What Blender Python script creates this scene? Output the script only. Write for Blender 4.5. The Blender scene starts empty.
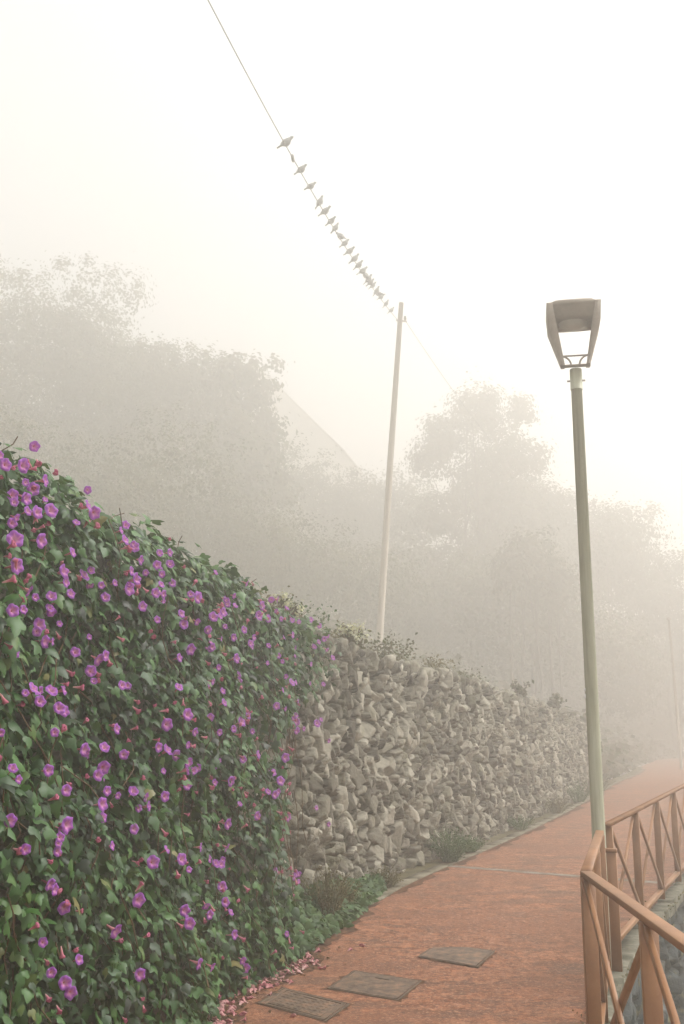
import bpy, math, random
import numpy as np
from mathutils import Vector, Matrix

rng = np.random.default_rng(7)
random.seed(7)
R = math.radians
scene = bpy.context.scene
COL = scene.collection

# ------------------------------------------------------------------ camera
cam_d = bpy.data.cameras.new('camera')
cam = bpy.data.objects.new('camera', cam_d)
COL.objects.link(cam)
PITCH = math.atan(228 / 1050)
cam.location = (0, 0, 1.7)
cam.rotation_euler = (math.pi / 2 + PITCH, 0, 0)
cam_d.sensor_fit = 'VERTICAL'
cam_d.sensor_height = 36
cam_d.lens = 36 * 1050 / 1024
cam_d.clip_start = 0.05
cam_d.clip_end = 2000
scene.camera = cam

# ------------------------------------------------------------------ sky, sun, exposure
SUN_EL, SUN_ROT = 52, 72
world = bpy.data.worlds.new('World')
scene.world = world
world.use_nodes = True
nt = world.node_tree
nt.nodes.clear()
wo = nt.nodes.new('ShaderNodeOutputWorld')
bg = nt.nodes.new('ShaderNodeBackground')
sky = nt.nodes.new('ShaderNodeTexSky')
sky.sky_type = 'NISHITA'
sky.sun_disc = False
sky.sun_elevation = R(SUN_EL)
sky.sun_rotation = R(SUN_ROT)
sky.dust_density = 4
hs = nt.nodes.new('ShaderNodeHueSaturation')
hs.inputs['Saturation'].default_value = 0.10
mx = nt.nodes.new('ShaderNodeMix')
mx.data_type = 'RGBA'
mx.inputs[0].default_value = 0.86            # share of the even cloud sheet over the clear sky
mx.inputs[7].default_value = (8.65, 8.85, 9.1, 1)
nt.links.new(sky.outputs[0], hs.inputs['Color'])
nt.links.new(hs.outputs[0], mx.inputs[6])
nt.links.new(mx.outputs[2], bg.inputs['Color'])
bg.inputs['Strength'].default_value = 0.072
nt.links.new(bg.outputs[0], wo.inputs['Surface'])

sl = bpy.data.lights.new('sun', 'SUN')
sl.energy = 4.4
sl.angle = R(25)
sl.color = (1, 0.98, 0.95)
so = bpy.data.objects.new('sun', sl)
COL.objects.link(so)
az = R(SUN_ROT)
sd = Vector((math.sin(az) * math.cos(R(SUN_EL)), math.cos(az) * math.cos(R(SUN_EL)), math.sin(R(SUN_EL))))
so.rotation_euler = sd.to_track_quat('Z', 'Y').to_euler()
so.location = (0, 0, 30)

scene.view_settings.view_transform = 'Standard'
scene.view_settings.look = 'None'
scene.view_settings.exposure = 0.47
scene.view_settings.gamma = 1
scene.cycles.use_denoising = True
scene.cycles.sample_clamp_indirect = 4
scene.cycles.volume_bounces = 8
scene.cycles.max_bounces = 12
scene.cycles.diffuse_bounces = 3
scene.cycles.transmission_bounces = 3
scene.cycles.use_adaptive_sampling = True
scene.cycles.adaptive_threshold = 0.01

HAZE_DENSITY = 0.0185
HAZE_COLOR = (1.0, 0.975, 0.935, 1)

# ------------------------------------------------------------------ object helpers
def tag(o, label=None, cat=None, group=None, kind=None):
    if label: o['label'] = label
    if cat: o['category'] = cat
    if group: o['group'] = group
    if kind: o['kind'] = kind
    return o

def empty(name, loc=(0, 0, 0), rz=0.0):
    o = bpy.data.objects.new(name, None)
    o.empty_display_size = .2
    COL.objects.link(o)
    o.location = loc
    o.rotation_euler = (0, 0, rz)
    return o

class MB:
    """collects vertices, faces of any size and one random value per vertex"""
    def __init__(s):
        s.v, s.f, s.r, s.n = [], [], [], 0
    def add(s, v, faces, rnd=0.5):
        v = np.asarray(v, float).reshape(-1, 3)
        if not isinstance(faces, list): faces = [faces]
        for fa in faces:
            fa = np.asarray(fa, int)
            if fa.size: s.f.append(fa.reshape(-1, fa.shape[-1]) + s.n)
        s.v.append(v)
        s.r.append(np.broadcast_to(np.asarray(rnd, float), (len(v),)).copy())
        s.n += len(v)
        return s
    def mesh(s, name, mat=None, smooth=False):
        v = np.concatenate(s.v)
        me = bpy.data.meshes.new(name)
        me.vertices.add(len(v))
        me.vertices.foreach_set('co', v.ravel())
        loops = np.concatenate([f.ravel() for f in s.f]).astype(np.int32)
        tot = np.concatenate([np.full(len(f), f.shape[1]) for f in s.f])
        st = np.concatenate([[0], np.cumsum(tot)[:-1]]).astype(np.int32)
        me.loops.add(len(loops))
        me.loops.foreach_set('vertex_index', loops)
        me.polygons.add(len(tot))
        me.polygons.foreach_set('loop_start', st)
        me.update(calc_edges=True)
        me.validate()
        if smooth: me.polygons.foreach_set('use_smooth', np.ones(len(me.polygons), bool))
        a = me.attributes.new('rnd', 'FLOAT', 'POINT')
        r = np.concatenate(s.r)
        if len(r) == len(me.vertices): a.data.foreach_set('value', r)
        if mat: me.materials.append(mat)
        me.update()
        return me
    def build(s, name, mat=None, parent=None, smooth=False):
        o = bpy.data.objects.new(name, s.mesh(name, mat, smooth))
        COL.objects.link(o)
        if parent is not None: o.parent = parent
        return o

def copy_tree(o, parent=None):
    c = o.copy()
    COL.objects.link(c)
    if parent is not None: c.parent = parent
    for ch in list(o.children): copy_tree(ch, c)
    return c

def beam(mb, p0, p1, w, h, up=(0, 0, 1), ch=.0022, rnd=.5):
    """bar with chamfered long edges"""
    p0, p1 = np.array(p0, float), np.array(p1, float)
    d = p1 - p0; d /= np.linalg.norm(d)
    up = np.array(up, float)
    sd_ = np.cross(d, up); sd_ /= np.linalg.norm(sd_)
    u2 = np.cross(sd_, d)
    a, b = w / 2, h / 2
    prof = [(a - ch, -b), (a, -b + ch), (a, b - ch), (a - ch, b), (-a + ch, b), (-a, b - ch), (-a, -b + ch), (-a + ch, -b)]
    v = [p + sd_ * x + u2 * y for p in (p0, p1) for x, y in prof]
    k = 8
    f = [[i, (i + 1) % k, k + (i + 1) % k, k + i] for i in range(k)]
    mb.add(v, [np.array(f), np.array([list(range(k))[::-1]]), np.array([list(range(k, 2 * k))])], rnd)

def tube(mb, pts, rad, seg=8, rnd=.5, caps=True):
    pts = np.array(pts, float)
    n = len(pts)
    rad = np.broadcast_to(np.asarray(rad, float), (n,))
    t = np.gradient(pts, axis=0)
    t /= np.linalg.norm(t, axis=1)[:, None] + 1e-9
    ref = np.array([0, 0, 1.]) if abs(t[0][2]) < .9 else np.array([1., 0, 0])
    V = []
    for i in range(n):
        a = np.cross(t[i], ref); a /= np.linalg.norm(a) + 1e-9
        b = np.cross(t[i], a)
        for k in range(seg):
            an = 2 * math.pi * k / seg
            V.append(pts[i] + rad[i] * (math.cos(an) * a + math.sin(an) * b))
    F = []
    for i in range(n - 1):
        for k in range(seg):
            F.append([i * seg + k, i * seg + (k + 1) % seg, (i + 1) * seg + (k + 1) % seg, (i + 1) * seg + k])
    fs = [np.array(F)]
    if caps:
        fs += [np.array([list(range(seg))]), np.array([list(range((n - 1) * seg, n * seg))[::-1]])]
    mb.add(V, fs, rnd)

def noise2(x, y, seed=0, octaves=3):
    """smooth value noise, numpy"""
    r = np.random.default_rng(seed)
    tab = r.random((64, 64))
    out = np.zeros(np.broadcast(x, y).shape); amp = 1; tot = 0
    x = np.asarray(x, float); y = np.asarray(y, float)
    for o in range(octaves):
        xi = np.floor(x).astype(int); yi = np.floor(y).astype(int)
        fx = x - xi; fy = y - yi
        fx = fx * fx * (3 - 2 * fx); fy = fy * fy * (3 - 2 * fy)
        g_ = lambda i, j: tab[i % 64, j % 64]
        out = out + amp * ((g_(xi, yi) * (1 - fx) + g_(xi + 1, yi) * fx) * (1 - fy) + (g_(xi, yi + 1) * (1 - fx) + g_(xi + 1, yi + 1) * fx) * fy)
        tot += amp; amp *= .5; x = x * 2.03 + 11.3; y = y * 2.03 + 5.7
    return out / tot

def unit(a):
    return a / (np.linalg.norm(a, axis=-1, keepdims=True) + 1e-9)

# ------------------------------------------------------------------ materials
class NT:
    def __init__(s, name):
        s.m = bpy.data.materials.new(name); s.m.use_nodes = True
        s.t = s.m.node_tree
        s.b = s.t.nodes['Principled BSDF']
        s.out = s.t.nodes['Material Output']
    def n(s, typ, **kw):
        nd = s.t.nodes.new(typ)
        for k, v in kw.items(): setattr(nd, k, v)
        return nd
    def l(s, a, b): s.t.links.new(a, b)
    def noise(s, scale, detail=4, rough=.6, vec=None, mapscale=None, rot=None):
        tc = s.n('ShaderNodeTexCoord')
        mp = s.n('ShaderNodeMapping')
        if mapscale: mp.inputs['Scale'].default_value = mapscale
        if rot: mp.inputs['Rotation'].default_value = rot
        s.l(tc.outputs['Object'], mp.inputs[0])
        no = s.n('ShaderNodeTexNoise')
        no.inputs['Scale'].default_value = scale
        no.inputs['Detail'].default_value = detail
        no.inputs['Roughness'].default_value = rough
        s.l(mp.outputs[0], no.inputs['Vector'])
        return no.outputs['Fac']
    def ramp(s, fac, stops):
        r = s.n('ShaderNodeValToRGB')
        e = r.color_ramp.elements
        while len(e) < len(stops): e.new(.5)
        for el, (p, c) in zip(e, stops):
            el.position = p; el.color = (*c, 1) if len(c) == 3 else c
        s.l(fac, r.inputs[0])
        return r.outputs[0]
    def attr(s, name='rnd'):
        return s.n('ShaderNodeAttribute', attribute_name=name).outputs['Fac']
    def mix(s, fac, a, b, blend='MIX'):
        m = s.n('ShaderNodeMix', data_type='RGBA', blend_type=blend)
        for sock, v in ((0, fac), (6, a), (7, b)):
            if hasattr(v, 'links') or hasattr(v, 'is_linked'): s.l(v, m.inputs[sock])
            else: m.inputs[sock].default_value = v if not isinstance(v, tuple) else (*v[:3], 1)
        return m.outputs[2]
    def bump(s, h, strength=.5, dist=.02):
        b = s.n('ShaderNodeBump')
        b.inputs['Strength'].default_value = strength
        b.inputs['Distance'].default_value = dist
        s.l(h, b.inputs['Height'])
        s.l(b.outputs[0], s.b.inputs['Normal'])
    def col(s, c):
        if isinstance(c, tuple): s.b.inputs['Base Color'].default_value = (*c[:3], 1)
        else: s.l(c, s.b.inputs['Base Color'])
    def rough(s, v, spec=.4):
        s.b.inputs['Roughness'].default_value = v
        s.b.inputs['Specular IOR Level'].default_value = spec

def leaf_mat(name, stops, rough=.45, spec=.4, trans=.25, tcol=(.10, .16, .03)):
    m = NT(name)
    c = m.ramp(m.attr(), stops)
    nz = m.noise(9, 3)
    c = m.mix(.35, c, m.ramp(nz, [(.3, (.35, .35, .35)), (.7, (1, 1, 1))]), 'MULTIPLY')
    m.col(c); m.rough(rough, spec)
    tr = m.n('ShaderNodeBsdfTranslucent'); tr.inputs[0].default_value = (*tcol, 1)
    ms = m.n('ShaderNodeMixShader'); ms.inputs[0].default_value = trans
    m.l(m.b.outputs[0], ms.inputs[1]); m.l(tr.outputs[0], ms.inputs[2]); m.l(ms.outputs[0], m.out.inputs[0])
    return m.m

M = {}
M['vine'] = leaf_mat('vine_leaf', [(0, (.003, .013, .003)), (.3, (.014, .062, .010)), (.8, (.065, .175, .03)), (.93, (.10, .17, .04)), (1, (.20, .17, .05))], .46, .40, .18)
M['bush'] = leaf_mat('bush_leaf', [(0, (.075, .055, .028)), (.5, (.13, .098, .05)), (1, (.19, .15, .08))], .6, .3)  # browned leaves: warm tint of backlit fog put into the colour
M['bush_dark'] = leaf_mat('bush_dark_leaf', [(0, (.075, .056, .034)), (.5, (.125, .092, .056)), (1, (.17, .13, .08))], .6, .3)  # same warm fog light painted into the leaf browns
M['dry'] = leaf_mat('dry_leaf', [(0, (.10, .09, .04)), (.5, (.15, .14, .06)), (1, (.24, .20, .09))], .7, .2, tcol=(.2, .17, .06))
M['ground_leaf'] = leaf_mat('ground_leaf', [(0, (.03, .07, .025)), (.5, (.06, .14, .04)), (1, (.13, .22, .06))], .55, .35)

def mk_stone():
    m = NT('rubble_stone')
    a = m.attr()
    c = m.ramp(a, [(0, (.085, .076, .058)), (.25, (.17, .155, .12)), (.5, (.265, .245, .195)), (.75, (.365, .34, .275)), (1, (.52, .49, .41))])
    n1 = m.noise(14, 8, .7); n2 = m.noise(3.0, 4, .6)
    c = m.mix(.75, c, m.ramp(n1, [(.3, (.42, .39, .34)), (.52, (1, 1, 1)), (.75, (1.15, 1.12, 1.05))]), 'MULTIPLY')
    c = m.mix(m.ramp(n2, [(.52, (0, 0, 0)), (.72, (.45, .45, .45))]), c, (.17, .17, .085))      # lichen and moss film
    m.col(c); m.rough(.88, .25)
    m.bump(m.noise(26, 8, .75), 1.0, .03)
    return m.m
M['stone'] = mk_stone()

def mk_path():
    m = NT('red_screed')
    big = m.noise(.55, 5, .6)
    streak = m.noise(1.9, 10, .78, mapscale=(.85, 1.5, 1), rot=(0, 0, R(12)))
    fine = m.noise(8, 12, .86)
    med = m.noise(7, 6, .7, mapscale=(.7, 1.3, 1))
    c = m.ramp(fine, [(.38, (.042, .016, .009)), (.48, (.19, .062, .024)), (.58, (.42, .17, .08))])
    c = m.mix(m.ramp(med, [(.42, (0, 0, 0)), (.68, (.65, .65, .65))]), c, (.38, .19, .11))
    c = m.mix(m.ramp(streak, [(.48, (0, 0, 0)), (.55, (.65, .65, .65)), (.66, (1, 1, 1))]), c, (.12, .062, .038))
    c = m.mix(m.ramp(big, [(.44, (0, 0, 0)), (.60, (.75, .75, .75))]), c, (.21, .085, .043))
    pits = m.noise(24, 4, .9)
    c = m.mix(m.ramp(pits, [(.50, (0, 0, 0)), (.62, (.75, .75, .75))]), c, (.065, .030, .018))
    grit = m.noise(31, 3, .9, rot=(0, 0, 1))
    c = m.mix(m.ramp(grit, [(.54, (0, 0, 0)), (.66, (.6, .6, .6))]), c, (.58, .34, .22))
    m.col(c); m.rough(.8, .3)
    m.bump(m.mix(.5, fine, streak), .9, .02)
    return m.m
M['path'] = mk_path()

def simple(name, stops, scale=8, rough=.8, spec=.3, bumpd=.01, bs=25, ms=None, bstr=.5):
    m = NT(name)
    c = m.ramp(m.noise(scale, 7, .68, mapscale=ms), stops)
    m.col(c); m.rough(rough, spec)
    if bumpd: m.bump(m.noise(bs, 6, .7, mapscale=ms), bstr, bumpd)
    return m.m
M['kerb'] = simple('kerb_stone', [(.35, (.06, .052, .032)), (.5, (.14, .125, .085)), (.65, (.23, .21, .155))], 5, .9)
M['concrete'] = simple('grey_concrete', [(.35, (.12, .09, .065)), (.5, (.20, .17, .13)), (.65, (.30, .27, .23))], 7, .9)
M['coping'] = simple('mossy_coping', [(.35, (.04, .04, .022)), (.48, (.11, .105, .075)), (.58, (.18, .17, .13)), (.7, (.26, .25, .205))], 5, .9)
M['cover'] = simple('worn_iron_cover', [(.35, (.055, .034, .021)), (.5, (.125, .085, .056)), (.66, (.23, .13, .075))], 9, .7, .4)
M['cover_frame'] = simple('cover_frame', [(.3, (.06, .045, .03)), (.7, (.14, .10, .07))], 12, .8)
M['soil'] = simple('soil', [(.3, (.05, .045, .025)), (.5, (.10, .09, .05)), (.7, (.17, .15, .08))], 4, .95, .1)
M['dirt'] = simple('packed_dirt', [(.35, (.045, .026, .015)), (.5, (.10, .052, .030)), (.68, (.20, .095, .05))], 11, .95, .1)
M['litter'] = leaf_mat('litter', [(0, (.07, .035, .02)), (.5, (.17, .08, .04)), (1, (.33, .17, .09))], .8, .2)
M['bark'] = simple('bark', [(.3, (.06, .05, .035)), (.7, (.16, .13, .10))], 9, .9, .2)
M['stem'] = simple('vine_stem', [(.3, (.09, .05, .03)), (.7, (.16, .10, .05))], 9, .8, .2)
M['wood_pole'] = simple('weathered_pole', [(.3, (.34, .30, .25)), (.7, (.48, .43, .37))], 6, .85, .2, ms=(4, 4, .3))
M['cable'] = simple('cable', [(.3, (.28, .28, .27)), (.7, (.36, .36, .35))], 5, .6, bumpd=0)
M['bird'] = simple('feathers', [(.3, (.26, .26, .26)), (.7, (.40, .40, .39))], 20, .8, bumpd=0)
M['beak'] = simple('beak', [(.3, (.10, .08, .06)), (.7, (.14, .11, .08))], 20, .6, bumpd=0)
M['white_sticker'] = simple('white_sticker', [(.3, (.7, .7, .68)), (.7, (.8, .8, .78))], 20, .5, bumpd=0)
M['housewall'] = simple('lime_render', [(.3, (.55, .52, .47)), (.7, (.7, .67, .6))], 2, .9)
M['roof'] = simple('fog_pale_roof_tile', [(.3, (.50, .46, .42)), (.7, (.62, .58, .53))], 3, .85)  # roof paled to near fog colour, haze put into the base colour
M['dark_glass'] = simple('window_glass', [(.3, (.03, .03, .035)), (.7, (.05, .05, .055))], 3, .15, .5, bumpd=0)
M['pinkflower'] = leaf_mat('pink_flower', [(0, (.58, .14, .28)), (.5, (.78, .26, .34)), (1, (.88, .58, .55))], .6, .2, .3, (.5, .1, .15))
M['fallen'] = leaf_mat('fallen_flower_petal', [(0, (.62, .20, .24)), (.5, (.80, .42, .42)), (1, (.88, .68, .60))], .6, .2, .3, (.5, .2, .2))
M['whiteflower'] = leaf_mat('cream_flower', [(0, (.6, .58, .3)), (.5, (.75, .74, .5)), (1, (.8, .8, .7))], .6, .2, .3, (.5, .5, .3))
M['yellow'] = leaf_mat('yellow_leaf', [(0, (.3, .3, .06)), (1, (.5, .45, .1))], .6, .2, .3)

def mk_retain():
    m = NT('damp_dark_stone')
    c = m.ramp(m.attr(), [(0, (.035, .045, .05)), (.5, (.07, .085, .09)), (1, (.20, .21, .20))])
    st = m.noise(5, 6, .7, mapscale=(1.6, 1.6, .35))
    c = m.mix(m.ramp(st, [(.45, (0, 0, 0)), (.62, (.85, .85, .85))]), c, (.05, .055, .05))
    c = m.mix(m.ramp(m.noise(6, 6, .7), [(.55, (0, 0, 0)), (.68, (.8, .8, .8))]), c, (.22, .19, .07))
    m.col(c); m.rough(.85, .35); m.bump(m.noise(30, 8, .7), .8, .02)
    return m.m
M['retain'] = mk_retain()

def mk_rail():
    m = NT('brown_painted_steel')
    c = m.ramp(m.noise(3, 6, .7), [(.3, (.20, .086, .034)), (.6, (.31, .145, .060)), (.85, (.39, .20, .10))])
    c = m.mix(m.ramp(m.noise(70, 4, .8), [(.6, (0, 0, 0)), (.75, (.35, .35, .35))]), c, (.42, .26, .18))
    m.col(c); m.rough(.45, .4); m.bump(m.noise(60, 4, .6), .15, .003)
    return m.m
M['rail'] = mk_rail()

def mk_lamp_paint():
    m = NT('pale_green_paint')
    st = m.noise(5, 6, .7, mapscale=(5, 5, .25))
    c = m.ramp(st, [(.3, (.27, .26, .18)), (.5, (.41, .41, .30)), (.7, (.50, .50, .40))])
    c = m.mix(m.ramp(m.noise(40, 4, .8), [(.62, (0, 0, 0)), (.75, (.5, .5, .5))]), c, (.19, .14, .08))
    m.col(c); m.rough(.6, .4); m.bump(m.noise(40, 4, .7), .3, .003)
    return m.m
M['lamp'] = mk_lamp_paint()
M['lamp_head'] = simple('grey_lantern_metal', [(.3, (.26, .215, .17)), (.7, (.38, .32, .26))], 6, .6, bumpd=0)
M['lamp_glass'] = simple('milky_lamp_bowl', [(.3, (.45, .42, .36)), (.7, (.55, .52, .45))], 6, .25, .5, bumpd=0)

def mk_limb():
    m = NT('purple_trumpet')
    # rnd runs from throat (0) to rim (1): the real flower is paler along the five ribs and at the throat
    c = m.ramp(m.attr(), [(0, (.80, .50, .60)), (.2, (.62, .22, .50)), (.4, (.40, .115, .46)), (.8, (.34, .10, .50)), (1, (.47, .20, .62))])
    m.col(c); m.rough(.6, .2)
    tr = m.n('ShaderNodeBsdfTranslucent'); tr.inputs[0].default_value = (.5, .12, .5, 1)
    ms = m.n('ShaderNodeMixShader'); ms.inputs[0].default_value = .3
    m.l(m.b.outputs[0], ms.inputs[1]); m.l(tr.outputs[0], ms.inputs[2]); m.l(ms.outputs[0], m.out.inputs[0])
    return m.m
M['limb'] = mk_limb()

# ------------------------------------------------------------------ plan of the place
def g(Y):                                        # the path climbs a little past the lamp
    return .022 * np.clip(np.asarray(Y, float) - 8.75, 0, 22)

LEFT = np.array([(-3.9, -4), (-2.75, 1), (-1.45, 6.5), (-.85, 9), (0, 11.5), (.6, 13.2), (2.3, 17.2), (4.2, 22), (6.15, 27.3), (7.1, 30),
                 (8.5, 34), (10.6, 40), (13.8, 50), (17.2, 60), (20.5, 69), (25, 75), (36, 79), (52, 80), (80, 81)], float)
RIGHT = np.array([(.98, -4), (1.05, 1), (1.21, 5.62), (2.20, 9), (3.32, 11.5), (4.08, 13.2), (5.86, 17.2), (8.0, 22), (10.37, 27.3), (11.6, 30),
                  (13.4, 34), (16.0, 40), (20.3, 49.5), (24.2, 58), (28, 64), (34, 67.5), (43, 69.5), (55, 70.5), (80, 71)], float)

def catmull(P, n):
    P = np.asarray(P, float); out = []
    Q = np.vstack([2 * P[0] - P[1], P, 2 * P[-1] - P[-2]])
    for i in range(1, len(Q) - 2):
        t = np.linspace(0, 1, n, endpoint=False)[:, None]
        a, b, c, d = Q[i - 1], Q[i], Q[i + 1], Q[i + 2]
        out.append(.5 * ((2 * b) + (-a + c) * t + (2 * a - 5 * b + 4 * c - d) * t ** 2 + (-a + 3 * b - 3 * c + d) * t ** 3))
    out.append(P[-1][None])
    return np.vstack(out)
LC, RC = catmull(LEFT, 12), catmull(RIGHT, 12)

def wallX(Y): return np.interp(Y, LC[:, 1], LC[:, 0])
def edgeX(Y): return np.interp(Y, RC[:, 1], RC[:, 0])
def wall_dir(Y):
    dx = (wallX(np.asarray(Y) + .3) - wallX(np.asarray(Y) - .3)) / .6
    d = np.stack([dx, np.ones_like(dx), np.zeros_like(dx)], -1)
    return unit(d)
def wall_n(Y):
    d = wall_dir(Y)
    return np.stack([d[..., 1], -d[..., 0], np.zeros_like(d[..., 0])], -1)
def ztop(Y): return np.interp(Y, [0, 7, 10, 13, 18, 22, 27, 30, 34], [2.92, 2.86, 2.80, 2.72, 2.56, 2.42, 2.22, 1.95, float(g(34))])

def strip(mb, A, B, z, n=2, rnd=.5):
    """sheet between two polylines"""
    k = len(A); V = []
    for j in range(n + 1):
        t = j / n; P = A * (1 - t) + B * t
        V.append(np.column_stack([P, z(P[:, 0], P[:, 1])]))
    V = np.vstack(V)
    F = [[j * k + i, j * k + i + 1, (j + 1) * k + i + 1, (j + 1) * k + i] for j in range(n) for i in range(k - 1)]
    mb.add(V, np.array(F)[:, ::-1], rnd)

mb = MB()
strip(mb, LC, RC, lambda x, y: g(y), 6)
tag(mb.build('path', M['path']), 'red ochre screed path', None, None, 'structure')

def offset(P, d):
    t = np.gradient(P, axis=0); t = unit(t)
    return P + np.column_stack([t[:, 1], -t[:, 0]]) * d      # to the right of travel

# stone gutter kerb along the foot of the wall
sel = (LC[:, 1] > 9.5) & (LC[:, 1] < 50)
ks = LC[sel]
mb = MB()
seg = []
L_ = offset(ks, -.05); K1 = offset(ks, .22); K2 = offset(ks, .40)
yy = np.linspace(9.6, 46, 66)
def on(P, y): return np.column_stack([np.interp(y, P[:, 1], P[:, 0]), y])
for i in range(len(yy) - 1):
    y0, y1 = yy[i] + .006, yy[i + 1] - .006
    a, b = on(offset(ks, .20), np.array([y0, y1])), on(offset(ks, .36), np.array([y0, y1]))
    jz = .016 + rng.normal(0, .004)
    zz = g(np.array([y0, y1]))
    q = np.array([[*a[0], zz[0]], [*b[0], zz[0]], [*b[1], zz[1]], [*a[1], zz[1]]])
    up = q.copy(); up[:, 2] += jz
    cen = up.mean(0); up[:, :2] = cen[:2] + (up[:, :2] - cen[:2]) * .97
    mb.add(np.vstack([q, up]), np.array([[4, 5, 6, 7], [0, 1, 5, 4], [1, 2, 6, 5], [2, 3, 7, 6], [3, 0, 4, 7]]), rng.random())
tag(mb.build('kerb', M['kerb']), 'low grey kerb stones along the foot of the rubble wall', None, None, 'structure')
mb = MB()
strip(mb, L_, offset(ks, .20), lambda x, y: g(y) + .008, 1)
tag(mb.build('gutter', M['soil']), 'earthy strip between kerb and wall', None, None, 'structure')

mb = MB()
yv = np.arange(2.5, 46, .09)
wdt = np.interp(yv, [9, 11.2], [.62, .40]) + .05 * np.sin(yv * 3.1) + (noise2(yv * 5, yv * 0 + 4, 88, 3) - .35) * .26
nn_ = wall_n(yv)
A_ = np.column_stack([wallX(yv), yv]); B_ = A_ + nn_[:, :2] * wdt[:, None]
strip(mb, A_, B_, lambda x, y: g(y) + .004, 1)
tag(mb.build('verge', M['dirt']), 'dark dirt edge between planting and path', None, None, 'structure')

# pale concrete joint band across the path
mb = MB()
p0, p1 = np.array([1.32, 14.15]), np.array([4.3, 12.35])
dv = (p1 - p0) / np.linalg.norm(p1 - p0); nv = np.array([-dv[1], dv[0]]) * .075
ts = np.linspace(0, 1, 24)[:, None]
A, B = p0 + (p1 - p0) * ts, p0 + (p1 - p0) * ts
jit = rng.normal(0, .008, (24, 1))
strip(mb, A + nv * (1 + jit * 8), B - nv, lambda x, y: g(y) + .005, 1)
tag(mb.build('pavement_joint', M['concrete']), 'pale concrete joint band across the red path', None, None, 'structure')

# ------------------------------------------------------------------ hillside terrain
hill_s = LC
def hill_z(Y, d, s=0):
    base = ztop(Y)
    far = np.clip((np.asarray(Y) - 30) / 6, 0, 1)
    base = np.where(np.asarray(Y) > 30, np.maximum(ztop(Y), g(Y)), base)
    st = 7.5 * (1 - far) + .4 * far
    h = np.where(d > st, .50 * (d - st), 0) + .05 * d
    return base - .12 + 21 * (1 - np.exp(-h / 21))
mb = MB()
ds = np.concatenate([[0.42], np.arange(.8, 6, .6), np.arange(6, 24, 1.2), np.arange(24, 88, 4)])
Psel = LC
tn = unit(np.gradient(Psel, axis=0)); nl = np.column_stack([-tn[:, 1], tn[:, 0]])
V = []
for d in ds:
    P = Psel + nl * d
    z = hill_z(Psel[:, 1], np.full(len(P), d)) + (noise2(P[:, 0] * .5, P[:, 1] * .5, 3) - .5) * min(1.2, d * .18)
    V.append(np.column_stack([P, z]))
k = len(Psel)
F = [[j * k + i, j * k + i + 1, (j + 1) * k + i + 1, (j + 1) * k + i] for j in range(len(ds) - 1) for i in range(k - 1)]
HV = np.vstack(V)
mb.add(HV, np.array(F))
tag(mb.build('hillside', M['soil'], smooth=True), 'earth hillside rising behind the wall', None, None, 'structure')
def hz(X, Y):
    """terrain height from the nearest point of the wall line"""
    dd = (LC[:, 0] - X) ** 2 + (LC[:, 1] - Y) ** 2
    i = int(np.argmin(dd)); d = math.sqrt(dd[i])
    return float(hill_z(np.array(LC[i, 1]), np.array(max(d, .42))))

# lower ground on the valley side, one sheet under everything
mb = MB()
gx, gy_ = np.meshgrid(np.linspace(-88, 108, 60), np.linspace(-30, 168, 50))
gzz = -3.6 - np.clip(gx - 3, 0, 40) * .06 + (noise2(gx * .3, gy_ * .3, 5) - .5) * .5
nx, ny = 60, 50
F = [[j * nx + i, j * nx + i + 1, (j + 1) * nx + i + 1, (j + 1) * nx + i] for j in range(ny - 1) for i in range(nx - 1)]
mb.add(np.column_stack([gx.ravel(), gy_.ravel(), gzz.ravel()]), np.array(F))
tag(mb.build('ground', M['soil'], smooth=True), 'lower ground of the slope', None, None, 'structure')

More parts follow.
